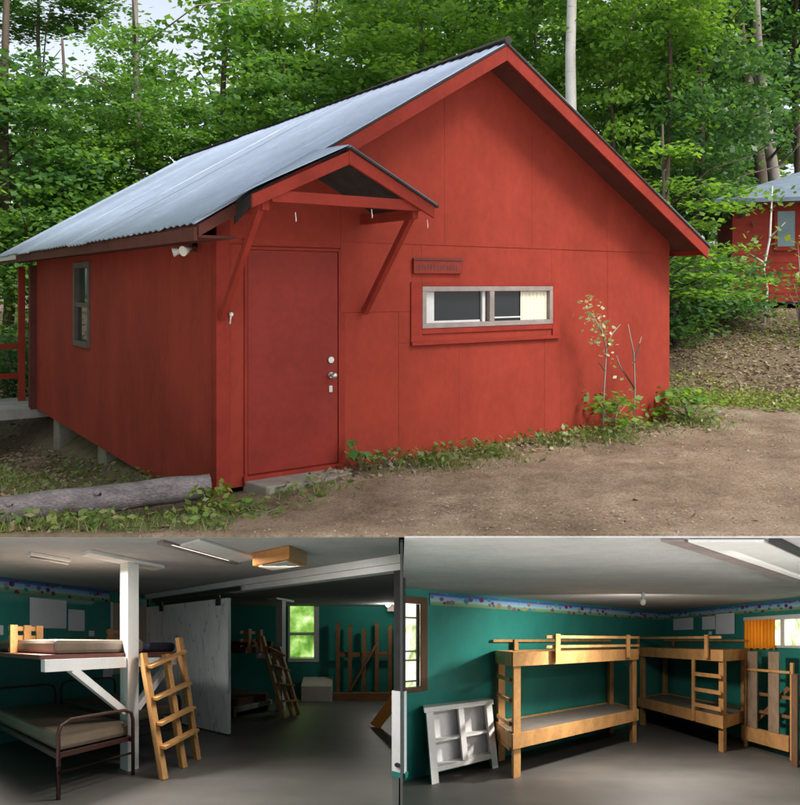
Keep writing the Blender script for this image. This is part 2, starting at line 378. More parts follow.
# roof
def roofsheet(name, side):
    mb = MB(); ny = 236; ys = np.linspace(RO, 8.72, ny); te = -.35 if side < 0 else 6.26
    rr = random.Random(2); jag = 0
    y0 = RO; k = 0
    while y0 < 8.7:
        y1 = min(y0+.80, 8.72); ys = np.linspace(y0-.03*(k > 0), y1, 26); jag = rr.uniform(-.035, .02); lift = .004*(k % 2); vs = []
        for y in ys:
            wv = .009*math.cos(2*math.pi*y/.155)+lift+rr.uniform(-.001, .001)
            e = (te-.03+jag) if side < 0 else te+.02; zz = zl if side < 0 else zr
            for w in (0, .25, .5, .75, 1): t = TM+(e-TM)*w; vs.append((t, y, zz(t)+wv+.004*math.sin(w*9+k*2)))
        mb.add(vs, [(i*5+q, (i+1)*5+q, (i+1)*5+q+1, i*5+q+1) for i in range(len(ys)-1) for q in range(4)], True)
        y0 = y1; k += 1
    o = mb.build(name, 'roof' if side < 0 else 'roof', cab)
    sm = o.modifiers.new('solid', 'SOLIDIFY'); sm.thickness = .012; sm.offset = -1
    return o
rl = roofsheet('roof', -1); rr_ = roofsheet('roof', 1)
m = MB().tube([(TM, RO-.02, ZR+.012), (TM, 8.74, ZR+.012)], .045, 8)
m.build('ridge_cap', 'tar', cab)
m = MB()   # roof deck boards + dark drip edge under the sheet
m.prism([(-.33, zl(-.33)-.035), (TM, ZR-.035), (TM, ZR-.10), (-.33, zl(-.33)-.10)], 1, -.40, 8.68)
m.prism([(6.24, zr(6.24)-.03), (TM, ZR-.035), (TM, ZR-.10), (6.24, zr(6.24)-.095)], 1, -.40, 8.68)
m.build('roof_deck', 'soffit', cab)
m = MB().prism([(6.27, zr(6.27)-.013), (TM, ZR-.012), (TM, ZR-.036), (6.27, zr(6.27)-.036)], 1, -.445, -.37)
m.prism([(.75, zl(.75)-.013), (TM, ZR-.013), (TM, ZR-.034), (.75, zl(.75)-.034)], 1, -.44, -.37)
m.build('drip_edge', 'tar', cab)
def rake(mb, side, y0, y1, d, z_off=.038):
    if side < 0: mb.prism([(-.33, zl(-.33)-z_off), (TM, ZR-z_off), (TM, ZR-z_off-d), (-.33, zl(-.33)-z_off-d)], 1, y0, y1)
    else: mb.prism([(6.24, zr(6.24)-z_off), (TM, ZR-z_off), (TM, ZR-z_off-d), (6.24, zr(6.24)-z_off-d)], 1, y0, y1)
m = MB(); rake(m, 1, -.432, -.404, .15); m.build('rake_board', 'redtrim', cab, bevel=.004)
MB().prism([(.5, zl(.5)-.038), (TM, ZR-.038), (TM, ZR-.188), (.5, zl(.5)-.188)], 1, -.432, -.404).build('rake_board', 'redtrim', cab, bevel=.004)
MB().prism([(-.33, zl(-.33)-.038), (.498, zl(.498)-.038), (.498, zl(.498)-.15), (-.33, zl(-.33)-.13)], 1, -.425, -.404).build('rake_board', 'soffit', cab)
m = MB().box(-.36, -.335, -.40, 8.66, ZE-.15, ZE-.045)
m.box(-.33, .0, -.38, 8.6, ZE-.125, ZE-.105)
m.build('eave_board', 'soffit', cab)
MB().box(-.38, -.364, 7.05, 8.75, ZE-.11, ZE-.03).build('gutter_end', 'whiteframe', cab, bevel=.004)
MB().box(6.22, 6.245, -.40, 8.66, ZE-.13, ZE-.045).build('eave_board', 'redtrim', cab)
# canopy
PC, CZ = -.95, 2.766
def zc(t): return CZ-(.72-t)*.475 if t <= .72 else CZ-(t-.72)*.475
can = MB(); n = 14
vs, fs = [], []
for j in range(4):
    for i in range(n+1):
        w = j/3; t = (-.13+(.72+.13)*i/n)*w+(-.37+(.72+.37)*i/n)*(1-w); y = PC*w+(RO+.05)*(1-w)
        z = (zc(t)+.045)*w+(zl(t)+.03)*(1-w)+.008*math.cos(y*40)
        vs.append((t, y, z))
fs = [(j*(n+1)+i, j*(n+1)+i+1, (j+1)*(n+1)+i+1, (j+1)*(n+1)+i) for j in range(3) for i in range(n)]
can.add(vs, fs, True)
o = can.build('canopy_roof', 'roof', cab); s = o.modifiers.new('solid', 'SOLIDIFY'); s.thickness = .006; s.offset = -1
MB().prism([(.722, CZ+.046), (1.60, zc(1.60)+.04), (1.60, zc(1.60)+.028), (.722, CZ+.034)], 1, PC-.02, -.017).build('canopy_roof', 'greyroof', cab)
MB().prism([(.73, CZ+.033), (1.61, zc(1.61)+.027), (1.61, zc(1.61)+.012), (.73, CZ+.016)], 1, PC-.03, PC+.015).build('canopy_drip_edge', 'tar', cab)
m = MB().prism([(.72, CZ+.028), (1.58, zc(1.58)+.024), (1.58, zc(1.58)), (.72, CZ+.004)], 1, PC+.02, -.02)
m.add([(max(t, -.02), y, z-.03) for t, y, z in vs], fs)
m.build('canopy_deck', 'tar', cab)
m = MB().prism([(-.12, zc(-.12)), (.72, CZ), (.72, CZ-.11), (-.12, zc(-.12)-.10)], 1, PC-.005, PC+.025)
m.build('canopy_rake', 'redtrim', cab, bevel=.004)
m = MB().prism([(1.585, zc(1.585)+.012), (.722, CZ+.012), (.722, CZ-.10), (1.585, zc(1.585)-.09)], 1, PC-.005, PC+.025)
m.build('canopy_rake', 'redtrim', cab, bevel=.004)
MB().box(.06, 1.47, PC+.03, PC+.075, zc(.0)-.10, zc(.0)-.01).build('canopy_beam', 'redtrim', cab, bevel=.004)
for t in (.03, 1.44):
    MB().box(t-.03, t+.03, PC+.08, -.02, 2.26, 2.345).build('canopy_joist', 'redtrim', cab, bevel=.004)
MB().bar((.015, PC+.12, 2.33), (.015, -.045, 1.41), .065, .05, (1, 0, 0)).build('canopy_brace', 'redtrim', cab, bevel=.004)
MB().bar((1.44, PC+.12, 2.31), (1.44, -.045, 1.43), .065, .05, (1, 0, 0)).build('canopy_brace', 'redtrim', cab, bevel=.004)
for p in ((.25, PC+.02, 2.20), (.95, PC+.02, 2.26), (1.52, PC+.02, 2.20)):
    MB().tube([(p[0], p[1], p[2]+.05), (p[0], p[1]-.012, p[2]), (p[0]+.006, p[1], p[2]-.02)], .004, 6).build('hook', 'hook', cab)
MB().ball((.10, -.045, 1.44), .022, 8).tube([(.10, -.045, 1.44), (.10, -.02, 1.36)], .01, 6).build('hook', 'hook', cab)
# door
DT0, DT1 = .262, 1.175
dr = MB().box(DT0+.006, DT1-.006, -.012, .01, .045, 1.995).build('door', 'reddoor', cab, bevel=.003)
kx = DT1-.085
MB().tube([(kx, -.012, .86), (kx, -.03, .86)], .028, 14).tube([(kx, -.03, .86), (kx, -.075, .86)], .012, 10).ball((kx, -.085, .86), .03, 12).build('door_knob', 'steel', dr)
MB().tube([(kx, -.012, 1.0), (kx, -.03, 1.0)], .03, 14).build('deadbolt', 'steel', dr)
MB().box(kx-.018, kx+.018, -.024, -.012, .70, .76).build('latch_plate', 'steel', dr, bevel=.003)
m = MB().box(.235, DT0, -.022, .01, 0, 2.025).box(DT1, 1.2, -.022, .01, 0, 2.025).box(DT0, DT1, -.022, .01, 1.998, 2.025)
m.box(1.2, 1.245, -.018, -.0125, -.02, 1.42)
m.build('door_frame', 'redtrim', cab, bevel=.003)
MB().box(.22, 1.22, -.05, .01, -.04, .035).build('door_sill', 'redtrim', cab, bevel=.004)
# front window
wn = MB()
fw = .05
wn.box(WT0, WT1, -.03, .10, WZ0, WZ0+fw).box(WT0, WT1, -.03, .10, WZ1-fw, WZ1).box(WT0, WT0+fw, -.03, .10, WZ0+fw, WZ1-fw).box(WT1-fw, WT1, -.03, .10, WZ0+fw, WZ1-fw)
wn.box(3.02, 3.085, -.028, .09, WZ0+fw, WZ1-fw)
wf = wn.build('window', 'alu', cab, bevel=.004)
MB().box(WT0+fw, 3.02, .05, .056, WZ0+fw, WZ1-fw).build('pane', 'glass', wf)
MB().box(3.085, WT1-fw, .03, .036, WZ0+fw, WZ1-fw).build('pane', 'glass', wf)
m = MB().box(WT0+fw+.001, WT0+fw+.13, .02, .049, WZ0+fw, WZ1-fw).box(2.955, 2.995, .02, .049, WZ0+fw, WZ1-fw).box(WT0+fw+.13, 2.93, .03, .048, WZ0+fw, WZ0+fw+.02).box(3.09, 3.5, .012, .029, WZ0+fw+.03, WZ0+fw+.045)
m.build('sash', 'whiteframe', wf)
cm = MB(); nn = 40; vs = []
for i in range(nn+1):
    t = 3.50+.40*i/nn; vs += [(t, .018+.008*math.sin(i*1.1), WZ0+fw+.002), (t, .018+.008*math.sin(i*1.1), WZ1-fw-.002)]
cm.add(vs, [(2*i, 2*i+2, 2*i+3, 2*i+1) for i in range(nn)], True); cm.build('curtain', 'curtain', wf)
m = MB().box(2.0, 4.06, -.045, -.011, 1.09, 1.125).box(2.0, 2.135, -.026, -.011, 1.125, 1.72).box(WT1+.001, 4.06, -.026, -.011, 1.125, 1.72).box(2.136, WT1, -.026, -.011, 1.677, 1.72).box(2.136, WT1, -.024, -.011, 1.2, 1.252)
m.build('window_trim', 'redtrim', cab, bevel=.003)
# side window
wn = MB()
for a in ((4.12, 4.20, .885, 1.99), (4.86, 4.94, .885, 1.99)): wn.box(-.03, .10, *a)
wn.box(-.04, .10, 4.2, 4.86, .885, .96).box(-.03, .10, 4.2, 4.86, 1.91, 1.99).box(-.015, .08, 4.2, 4.86, 1.40, 1.46)
wf = wn.build('window', 'oldframe', cab, bevel=.004)
MB().box(.04, .046, 4.2, 4.86, 1.46, 1.91).build('pane', 'glassgreen', wf)
MB().box(.02, .026, 4.2, 4.86, .96, 1.40).build('pane', 'glass', wf)
# floodlight pair under the eave
fl = MB().tube([(-.01, .50, 2.03), (-.05, .50, 2.03)], .05, 12).build('floodlight', 'soffit', cab)
for dy in (-.10, .10):
    MB().tube([(-.06, .50+dy*.4, 2.03), (-.12, .50+dy, 2.0), (-.17, .50+dy*1.25, 1.985)], [.018, .028, .046], 12).build('lamp_head', 'lampwhite', fl)
# piers, porch
for y, zb in ((1.2, -.45), (3.7, -.75), (6.15, -1.0)):
    MB().box(.02, .38, y-.18, y+.18, zb-.1, -.285).build('pier', 'concrete', cab, bevel=.01)
MB().box(.6, W-.3, .15, D-.1, -.36, -.281).build('floor_frame', 'tar', cab)
m = MB()
for i in range(10): m.box(-1.5, .8, D+.02+i*.145, D+.155+i*.145, -.30, -.26)
m.build('porch_deck', 'greywood', cab)
MB().box(-1.5, -1.45, D+.02, 8.85, -.42, -.301).box(-1.45, .8, D+.02, D+.06, -.42, -.301).build('deck_frame', 'greywood', cab)
for t in (-.05, -1.45): MB().box(t-.05, t+.05, 8.35, 8.45, -.26 if t > -1 else -.7, 2.0 if t > -1 else .75).build('porch_post', 'redside', cab)
m = MB()
for z in (.12, .62): m.box(-1.40, -.1, 8.385, 8.42, z, z+.09)
for z in (.12, .62): m.box(-1.47, -1.43, D+.05, 8.35, z, z+.09)
m.build('porch_railing', 'redtrim', cab)
MB().box(-.1, .02, D+.005, D+.14, -.28, 2.0).build('corner_post', 'soffit', cab)
def cw(t, s, z=0): p = C0+FD*t+ND*s; return (p[0], p[1], z)

# sign over the window
sg = thing('sign', 'small narrow red sign with worn raised lettering above the cabin window', 'sign', cw(2.33, -.02, 1.87), ANG)
MB().box(-.31, .31, -.022, -.001, -.065, .065).build('board', 'reddoor', sg, bevel=.003)
MB().box(-.315, .315, -.03, -.0005, .066, .085).build('top_strip', 'darkred', sg)
q = random.Random(4); x = -.27
m = MB()
while x < .25:      # worn raised marks, too weathered to read
    w = q.uniform(.012, .03); m.box(x, x+w, -.0245, -.0221, q.uniform(-.035, -.02), q.uniform(.01, .028)); x += w+q.uniform(.008, .022)
m.build('lettering', 'darkred', sg)
# concrete step
MB().prism([(-1.36, 7.08), (-.62, 7.6), (-.42, 7.38), (-.78, 7.02), (-1.12, 6.86)], 2, -.12, .002).build('door_step', 'concrete', None, (-1.2, 7.0, 0), bevel=.015)
tag(bpy.data.objects['door_step'], 'pale worn concrete slab lying at the foot of the cabin door', 'step')
# log
p0, p1 = Vector((-3.5, 5.69, .03)), Vector((-1.53, 6.57, .08))
lg = thing('log', 'long grey weathered log lying on the ground in front of the cabin corner', 'log', p0)
pts, rad = [], []
for i in range(25):
    w = i/24; pts.append(p0.lerp(p1, w)-p0+Vector((0, .006*math.sin(i*.5), .005*math.sin(i*.7)))); rad.append(.112+.003*math.sin(i*1.3)-.012*w)
MB().tube(pts, rad, 20, cap=False).build('bark', 'log', lg)
d = (p1-p0).normalized()
MB().tube([p1-p0-d*.02, p1-p0+d*.004], .098, 20).build('cut_end', 'logend', lg)
MB().tube([-d*.004, d*.02], .108, 20).build('cut_end', 'logend', lg)
for w, a in ((.34, .9), (.62, .5), (.2, 1.3)):
    c = p0.lerp(p1, w)-p0; n_ = Vector((.2*a, -.8, .6)).normalized(); MB().tube([c+n_*.09, c+n_*.125], [.03, .02], 8).build('branch_stub', 'log', lg)

# second cabin on the slope
c2 = thing('cabin', 'smaller red cabin with grey hip roof up the slope at the right edge', 'cabin', (7.5, 18.5, 1.33), math.atan2(-.3, .95))
MB().box(0, 6.5, 0, 5, 0, 2.25).build('wall', 'redside', c2)
m = MB()
for k in range(13): m.prism([(-.012, k*.172), (-.020, k*.172), (-.014, k*.172+.1715), (-.002, k*.172+.1715)], 0, 0, 6.5)
m.build('lap_siding', 'redside', c2)
m = MB(); e = .4
m.add([(-e, -e, 2.18), (6.5+e, -e, 2.18), (6.5+e, 5+e, 2.18), (-e, 5+e, 2.18), (2.5, 2.5, 3.4), (4, 2.5, 3.4), (-e, -e, 2.27), (6.5+e, -e, 2.27), (6.5+e, 5+e, 2.27), (-e, 5+e, 2.27)],
      [(0, 3, 2, 1), (0, 1, 7, 6), (1, 2, 8, 7), (2, 3, 9, 8), (3, 0, 6, 9), (6, 7, 5, 4), (7, 8, 5), (8, 9, 4, 5), (9, 6, 4)])
m.build('roof', 'greyroof', c2)
wf = MB().box(.92, 1.28, -.06, -.03, 1.2, 2.0).box(.86, .92, -.07, -.03, 1.12, 2.0).box(1.28, 1.34, -.07, -.03, 1.12, 2.0).box(.92, 1.28, -.07, -.03, 1.12, 1.2).build('window', 'redtrim', c2)
MB().box(.925, 1.275, -.066, -.061, 1.21, 1.99).build('pane', M('hazy_pane', (.18, .25, .26), .2, .15, 3), wf)
for x in (.3, 1.6): MB().box(x, x+.3, .05, .35, -.45, -.002).build('pier', 'concrete', c2)

# ------------------------------------------------------------------ trees
def crown_proto(seed, nspray, mat, nl=150, rx=3.0, rz=4.2, size=.23, name='crown'):
    rg = np.random.default_rng(seed); P = []
    for i in range(nspray):
        u = rg.normal(0, 1, 3); u /= np.linalg.norm(u); r = rg.uniform(.25, 1)**.6
        c = u*np.array([rx, rx, rz])*r; rad = rg.uniform(.5, 1.15)
        k = int(nl*rad*rad); q = rg.normal(0, .5, (k, 3))*rad*np.array([1, 1, .34])
        q[:, 2] -= .12*(q[:, 0]**2+q[:, 1]**2)/rad
        P.append(c+q)
    P = np.concatenate(P); return npmesh(name, leafcards(P, size*rg.uniform(.7, 1.25, len(P)), .85, .66, rg), 4, mat)
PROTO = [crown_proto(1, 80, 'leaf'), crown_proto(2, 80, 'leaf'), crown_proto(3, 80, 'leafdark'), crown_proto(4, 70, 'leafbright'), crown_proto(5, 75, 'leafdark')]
def tree(label, u, Y, r, kind=0, path=None, bark='bark', cz=7.5, sc=(1, 1, 1), h=13, v_lean=0, name='tree', group=None, limbs=5, cdx=0, cdy=0):
    X = (u-PX)/F*Y; z0 = gz(X, Y)
    t = thing(name, label, 'tree', (X, Y, z0-.1), 0, group)
    rg = random.Random(int(u*7+Y)); pts, rad = [], []
    for i in range(9):
        w = i/8; pts.append((v_lean*w*h+.07*math.sin(i*1.3+u), .05*math.sin(i*1.9), w*h)); rad.append(r*(1.25 if i == 0 else 1)*(1-.72*w))
    mb = MB().tube(pts, rad, 9)
    for k in range(limbs):
        w = rg.uniform(.25, .9); i = int(w*8); p = Vector(pts[i]); a = rg.uniform(0, 6.28); L = rg.uniform(1.6, 3.2)
        q = p+Vector((math.cos(a)*L*.55, math.sin(a)*L*.55, L*.5)); q2 = q+Vector((math.cos(a)*L*.5, math.sin(a)*L*.5, L*.12))
        mb.tube([p, q, q2], [rad[i]*.42, rad[i]*.25, .012], 6)
    mb.build('trunk', bark, t)
    link('crown', PROTO[kind], t, (v_lean*cz+cdx, cdy, cz), rg.uniform(0, 6.28), sc)
    return t
tree('white barked birch rising straight behind the cabin ridge', 573, 18.2, .155, 0, bark='birch', limbs=0, cz=12.5, sc=(1, 1, .9), h=16, name='birch_tree')
tree('slim pale grey tree standing behind the left slope of the cabin roof', 137, 20, .12, 0, bark='palebark', cz=6.3, sc=(.5, .55, .42), h=15)
tree('slender dark tree at the left edge of the photo', 6, 19, .14, 2, cz=4.9, sc=(.9, .9, .62))
tree('tall grey tree right of the pale slim one, above the roof middle', 318, 25, .13, 3, bark='palebark', cz=7.5, sc=(1.1, 1.1, 1.15), h=16)
tree('thin dark straight tree left of the roof peak', 390, 24, .11, 0, cz=8.5, sc=(1, 1, .9), h=16)
tree('stout dark broken looking trunk under bright leaves right of the roof peak', 638, 23, .17, 3, cz=9.3, sc=(.95, .95, .7), h=10)
tree('leaning brown tree behind the second cabin, left of its twin', 772, 24, .21, 2, v_lean=-.105, cz=14.5, sc=(1, 1, .8), h=16)
tree('thick leaning grey tree just above the second cabin roof', 786, 24.5, .2, 2, bark='palebark', v_lean=-.10, cz=15, sc=(1, 1, .7), h=16)
tree('upright dark tree at the far right behind the second cabin', 796, 27, .16, 4, cz=9, sc=(1, 1, 1))
tree('dark leafy tree with hidden trunk right of the cabin gable', 700, 19.5, .10, 4, cz=4.6, sc=(.72, .72, .72), h=8)
tree('dense green maple over the back of the cabin roof on the left', 62, 24, .13, 2, cz=4.2, sc=(1.05, 1.05, .8), h=9)
tree('round leafy maple rising over the middle of the metal roof', 225, 24, .15, 0, cz=6.6, sc=(1.15, 1.1, .95), h=12)
tree('sunlit light green maple beyond the roof ridge', 450, 27, .13, 3, cz=8, sc=(1.1, 1.1, 1.05), h=14)
tree('deep green tree behind the right rake of the cabin', 655, 27, .13, 4, cz=5.6, sc=(1.15, 1.1, 1.1), h=12)
tree('broad dark maple filling the space left of the second cabin', 722, 29, .14, 4, cz=6.5, sc=(1.1, 1.1, 1.1), h=13)
tree('dark crooked tree with a crown spreading over the upper left corner', 40, 27, .13, 4, cz=11.0, sc=(.95, .9, .26), h=13, limbs=7)
tree('short leafy maple low behind the roof on the left', 150, 22, .09, 0, cz=3.6, sc=(.95, .95, .7), h=7)

for args in (('bright low maple between the birch and the stout trunk', 612, 19.5, .08, 3, 4.9, (.62, .62, .66), 7),
             ('sunlit yellow green maple at the top right of the gable', 668, 18.5, .09, 3, 7.6, (.66, .66, .5), 9),
             ('leafy green sapling tree low over the left end of the roof', 30, 18.5, .07, 0, 3.9, (.72, .72, .62), 6),
             ('small bright maple just above the roof eave on the left', 105, 20, .07, 3, 3.8, (.62, .62, .5), 6),
             ('mid green maple touching the roof ridge line left of centre', 285, 21.5, .08, 0, 5.2, (.8, .8, .62), 8),
             ('bright green maple just left of the roof peak', 420, 21, .08, 3, 6.9, (.8, .8, .55), 9),
             ('light leafed maple between peak and birch', 535, 22.5, .08, 0, 7.3, (.8, .8, .62), 9),
             ('dark maple with low crown left of the second cabin roof', 694, 22, .09, 2, 4.8, (.68, .68, .66), 8),
             ('dense maple at the top right corner of the outdoor view', 762, 28, .12, 2, 10.5, (.9, .9, .5), 12)):
    lb, u, Y, r, k, cz, sc, h = args; tree(lb, u, Y, r, k, cz=cz, sc=sc, h=h)
def woodland():
    rg = np.random.default_rng(21); P = []; S = []
    for i in range(520):
        Y = rg.uniform(29, 52); X = rg.uniform(-.66, .66)*Y
        top = 15.5 if X > -4-.12*Y else 9.5
        if -.46*Y < X < -.25*Y: top = 5.2
        z = rg.uniform(-.5, 1)**1 * top*.55+top*.42
        rad = rg.uniform(1.0, 2.2); k = int(95*rad*rad/2)
        q = rg.normal(0, .5, (k, 3))*rad*np.array([1, 1, .3]); P.append(np.array([X, Y, max(.6, z)+gz(X, Y)])+q)
    for i in range(260):  # unseen leaf masses added at the left to shade the side wall
        Y = rg.uniform(-3, 24); X = -.60*max(Y, 0)-rg.uniform(4.5, 12); rad = rg.uniform(1.0, 2.0); k = int(60*rad*rad/2)
        z = rg.uniform(1.0, 9.5)
        q = rg.normal(0, .5, (k, 3))*rad*np.array([1, 1, .35]); P.append(np.array([X, Y, z])+q)
    for i in range(46):          # leaf clusters added out of view over the drive to shade the door side
        a = rg.uniform(0, 1); c = np.array([1.9, 3.4, 6.9])+np.array([2.3, 1.3, .3])*a+rg.normal(0, 1, 3)*np.array([.55, .6, .8])
        P.append(c+rg.normal(0, .5, (80, 3))*np.array([1, 1, .3]))
    P = np.concatenate(P); return leafcards(P, .36, .6, .66, rg)
o = link('woodland', npmesh('woodland', woodland(), 4, 'leafwood')); tag(o, 'dense green woodland receding behind the cabins, plus unseen leaves added for shade', 'woodland', kind='stuff')

# understory
def shrub(label, x, y, h, w, n, size, mat, cat='shrub', name='shrub', stem='palebark', flat=.5, base=.35, nst=6, seed=0, tilt=.6):
    z = gz(x, y); t = thing(name, label, cat, (x, y, z-.02)); rg = np.random.default_rng(int(abs(x*100+y*10))+seed)
    P = []; mb = MB()
    for k in range(nst):
        a = rg.uniform(0, 6.28); r = rg.uniform(.3, 1)*w; hh = h*rg.uniform(base, 1)
        tip = np.array([math.cos(a)*r, math.sin(a)*r, hh])
        mb.tube([(0, 0, 0), tuple(tip*np.array([.35, .35, .6])), tuple(tip)], [.012*h+.003, .007*h+.002, .002], 5)
        m_ = max(4, n//nst); q = rg.normal(0, 1, (m_, 3))*np.array([w*.42, w*.42, h*.16*flat]); P.append(tip+q)
    P = np.concatenate(P); P[:, 2] = np.maximum(P[:, 2], .03)
    mb.build('stem', stem, t); link('foliage', npmesh('foliage', leafcards(P, size, tilt, .62, rg), 4, mat), t)
    return t
def spray_tree(label, x, y, h, tips, mat, size, n, r=.05):
    z = gz(x, y); t = thing('young_maple', label, 'tree', (x, y, z-.05)); rg = np.random.default_rng(77)
    mb = MB().tube([(0, 0, 0), (.04, 0, h*.5), (.02, .05, h)], [r, r*.8, r*.35], 8); P = []
    for dx, dy, dz in tips:
        b = Vector((.03, 0, dz-.35)); mid = Vector((dx*.5, dy*.5, dz+.02)); e = Vector((dx, dy, dz-.05)); mb.tube([b, mid, e], [.02, .012, .003], 5)
        for w in np.linspace(.35, 1.05, 6):
            q = rg.normal(0, 1, (n//6, 3))*np.array([.26, .26, .045])*(1.15-.4*w); c = np.array([dx*w, dy*w, dz-.02-.08*w*w]); P.append(c+q)
    mb.build('trunk', 'bark', t); link('crown', npmesh('crown', leafcards(np.concatenate(P), size, .3, .68, rg), 4, mat), t); return t
spray_tree('young maple with bright flat leaf sprays beside the right cabin corner', 4.35, 13.6, 4.2,
    [(.8, -.3, 1.75), (1.2, .2, 1.95), (1.55, -.2, 1.7), (.9, .5, 2.1), (.5, -.6, 1.45), (1.0, -.5, 1.5), (1.3, .6, 2.25), (.7, .2, 2.6), (1.2, 0, 2.9), (.5, .5, 3.3), (1.5, .3, 3.2), (.2, -.3, 3.8)], 'leafbright', .125, 170)
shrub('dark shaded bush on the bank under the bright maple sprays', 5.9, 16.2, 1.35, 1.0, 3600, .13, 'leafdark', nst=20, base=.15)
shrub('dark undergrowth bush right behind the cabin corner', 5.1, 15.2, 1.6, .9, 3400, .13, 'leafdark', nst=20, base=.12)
shrub('small green bush below the second cabin wall', 7.0, 16.6, .5, .45, 260, .11, 'leaf', nst=8)
shrub('yellow leaved sapling cut by the right edge of the photo', 7.35, 15.0, 1.75, .35, 90, .17, 'leafyellow', 'shrub', 'sapling', nst=6, base=.35, tilt=.4)
shrub('low leafy green plant at the right foot of the cabin', 3.55, 10.05, .42, .33, 240, .11, 'leafbright', 'plant', 'plant', nst=10, base=.3, tilt=.45)
shrub('fern like green plant under the pale leaved sapling', 2.42, 9.42, .45, .32, 220, .10, 'leafbright', 'plant', 'plant', nst=11, base=.3, tilt=.4)
shrub('big leaved burdock plant right of the door', -.36, 7.55, .26, .10, 9, .14, 'leaf', 'plant', 'plant', nst=4, base=.5, tilt=.9)
shrub('leafy weed leaning on the wall right of the burdock', -.14, 7.6, .18, .14, 40, .085, 'grass', 'plant', 'plant', nst=7, base=.4)
shrub('bright yellow green weed clump at the end of the log', -1.5, 6.45, .34, .16, 170, .07, 'cover', 'plant', 'plant', nst=10, base=.35)
shrub('green fern like weed between the log and the door step', -1.15, 6.42, .16, .2, 110, .075, 'leafbright', 'plant', 'plant', nst=8, base=.3, tilt=.4)
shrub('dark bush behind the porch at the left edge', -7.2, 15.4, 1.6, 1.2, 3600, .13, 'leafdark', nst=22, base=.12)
shrub('broad leafy bush under the eave left of the porch', -7.0, 17.5, 3.2, 1.3, 4200, .15, 'leaf', nst=24, base=.12)

def sapling(label, x, y, stem, leafpts, mat, size, n, name='sapling', r=.012, bark='palebark', spread=.07):
    z = gz(x, y); t = thing(name, label, 'sapling', (x, y, z-.02)); mb = MB(); rg = np.random.default_rng(int(x*1000) % 999)
    for s in stem: mb.tube([Vector(p) for p in s], [r]+[r*.8]*(len(s)-2)+[r*.35], 6)
    mb.build('stem', bark, t)
    if n:
        P = np.concatenate([np.array(p)+rg.normal(0, spread, (n, 3)) for p in leafpts]); link('foliage', npmesh('foliage', leafcards(P, size, .9, .7, rg), 4, mat), t)
b_ = cw(4.44, -.32)
fx, fy = FD
def L3(a, z, o=0): return (a*fx-.05*o, a*fy-.06*o, z)
sapling('pale leaved sapling leaning against the cabin front right of the window', b_[0], b_[1],
        [[(0, 0, 0), L3(.02, .5), L3(.06, 1.0), L3(-.02, 1.2), L3(-.22, 1.42)], [L3(.06, 1.0), L3(.16, 1.16), L3(.30, 1.26)], [L3(.03, .75), L3(-.08, .85)]],
        [L3(-.05, 1.2), L3(-.12, 1.3), L3(-.2, 1.42), L3(.0, 1.1), L3(.1, 1.0), L3(-.25, 1.5)], 'leafpale', .062, 20)
b_ = cw(5.02, -.28)
sapling('bare thin sapling stem with withered leaf near the right cabin corner', b_[0], b_[1],
        [[(0, 0, 0), L3(.02, .45), L3(.0, .9), L3(-.1, 1.25)], [L3(.0, .8), L3(.14, 1.1)], [L3(.01, .5), L3(-.25, .78), L3(-.3, .9)]],
        [L3(-.25, .72), L3(-.12, .55)], 'leafpale', .08, 3)
sapling('thin crooked pale trunk sapling standing before the second cabin', 7.05, 15.85,
        [[(0, 0, 0), (.05, 0, .7), (-.02, 0, 1.1), (.1, 0, 1.7), (.15, 0, 2.7)], [(.0, 0, 1.2), (-.4, .1, 1.5)], [(.1, 0, 1.7), (.4, 0, 2.0)]],
        [(-.4, 0, 1.5), (.1, 0, 2.4), (-.15, 0, 1.45), (-.6, 0, 2.25), (-1.0, 0, 2.15), (.3, 0, 2.5), (-1.3, .2, 2.1)], 'leafbright', .15, 14, r=.028, bark='birch', spread=.16)

# loose ground growth
def scatter(n, x0, x1, y0, y1, wfun, seed):
    rg = np.random.default_rng(seed); X = rg.uniform(x0, x1, n); Y = rg.uniform(y0, y1, n); k = rg.uniform(0, 1, n) < wfun(X, Y)
    return X[k], Y[k], rg
def ts(X, Y): return (X-C0[0])*FD[0]+(Y-C0[1])*FD[1], (X-C0[0])*ND[0]+(Y-C0[1])*ND[1]
def inside(X, Y):
    t, s = ts(X, Y); return (t > -.02) & (t < W+.02) & (s > -.02) & (s < 9)
def patch(X, Y, f, ph): return .5+.5*np.sin(X*f+ph)*np.sin(Y*f*1.3+ph*2)+.25*np.sin(X*f*2.7+Y*f*2.1)
def blades(X, Y, rg, h, w):
    n = len(X); Z = ground(X, Y); a = rg.uniform(0, 2*np.pi, n); H = h*rg.uniform(.4, 1.3, n); ln = rg.normal(0, .45, (n, 2))*H[:, None]
    B = np.stack([X, Y, Z-.01], 1); d = np.stack([np.cos(a), np.sin(a), np.zeros(n)], 1)*w*.5
    tip = B+np.stack([ln[:, 0], ln[:, 1], H], 1)
    return np.stack([B-d, B+d, tip], 1).reshape(-1, 3)
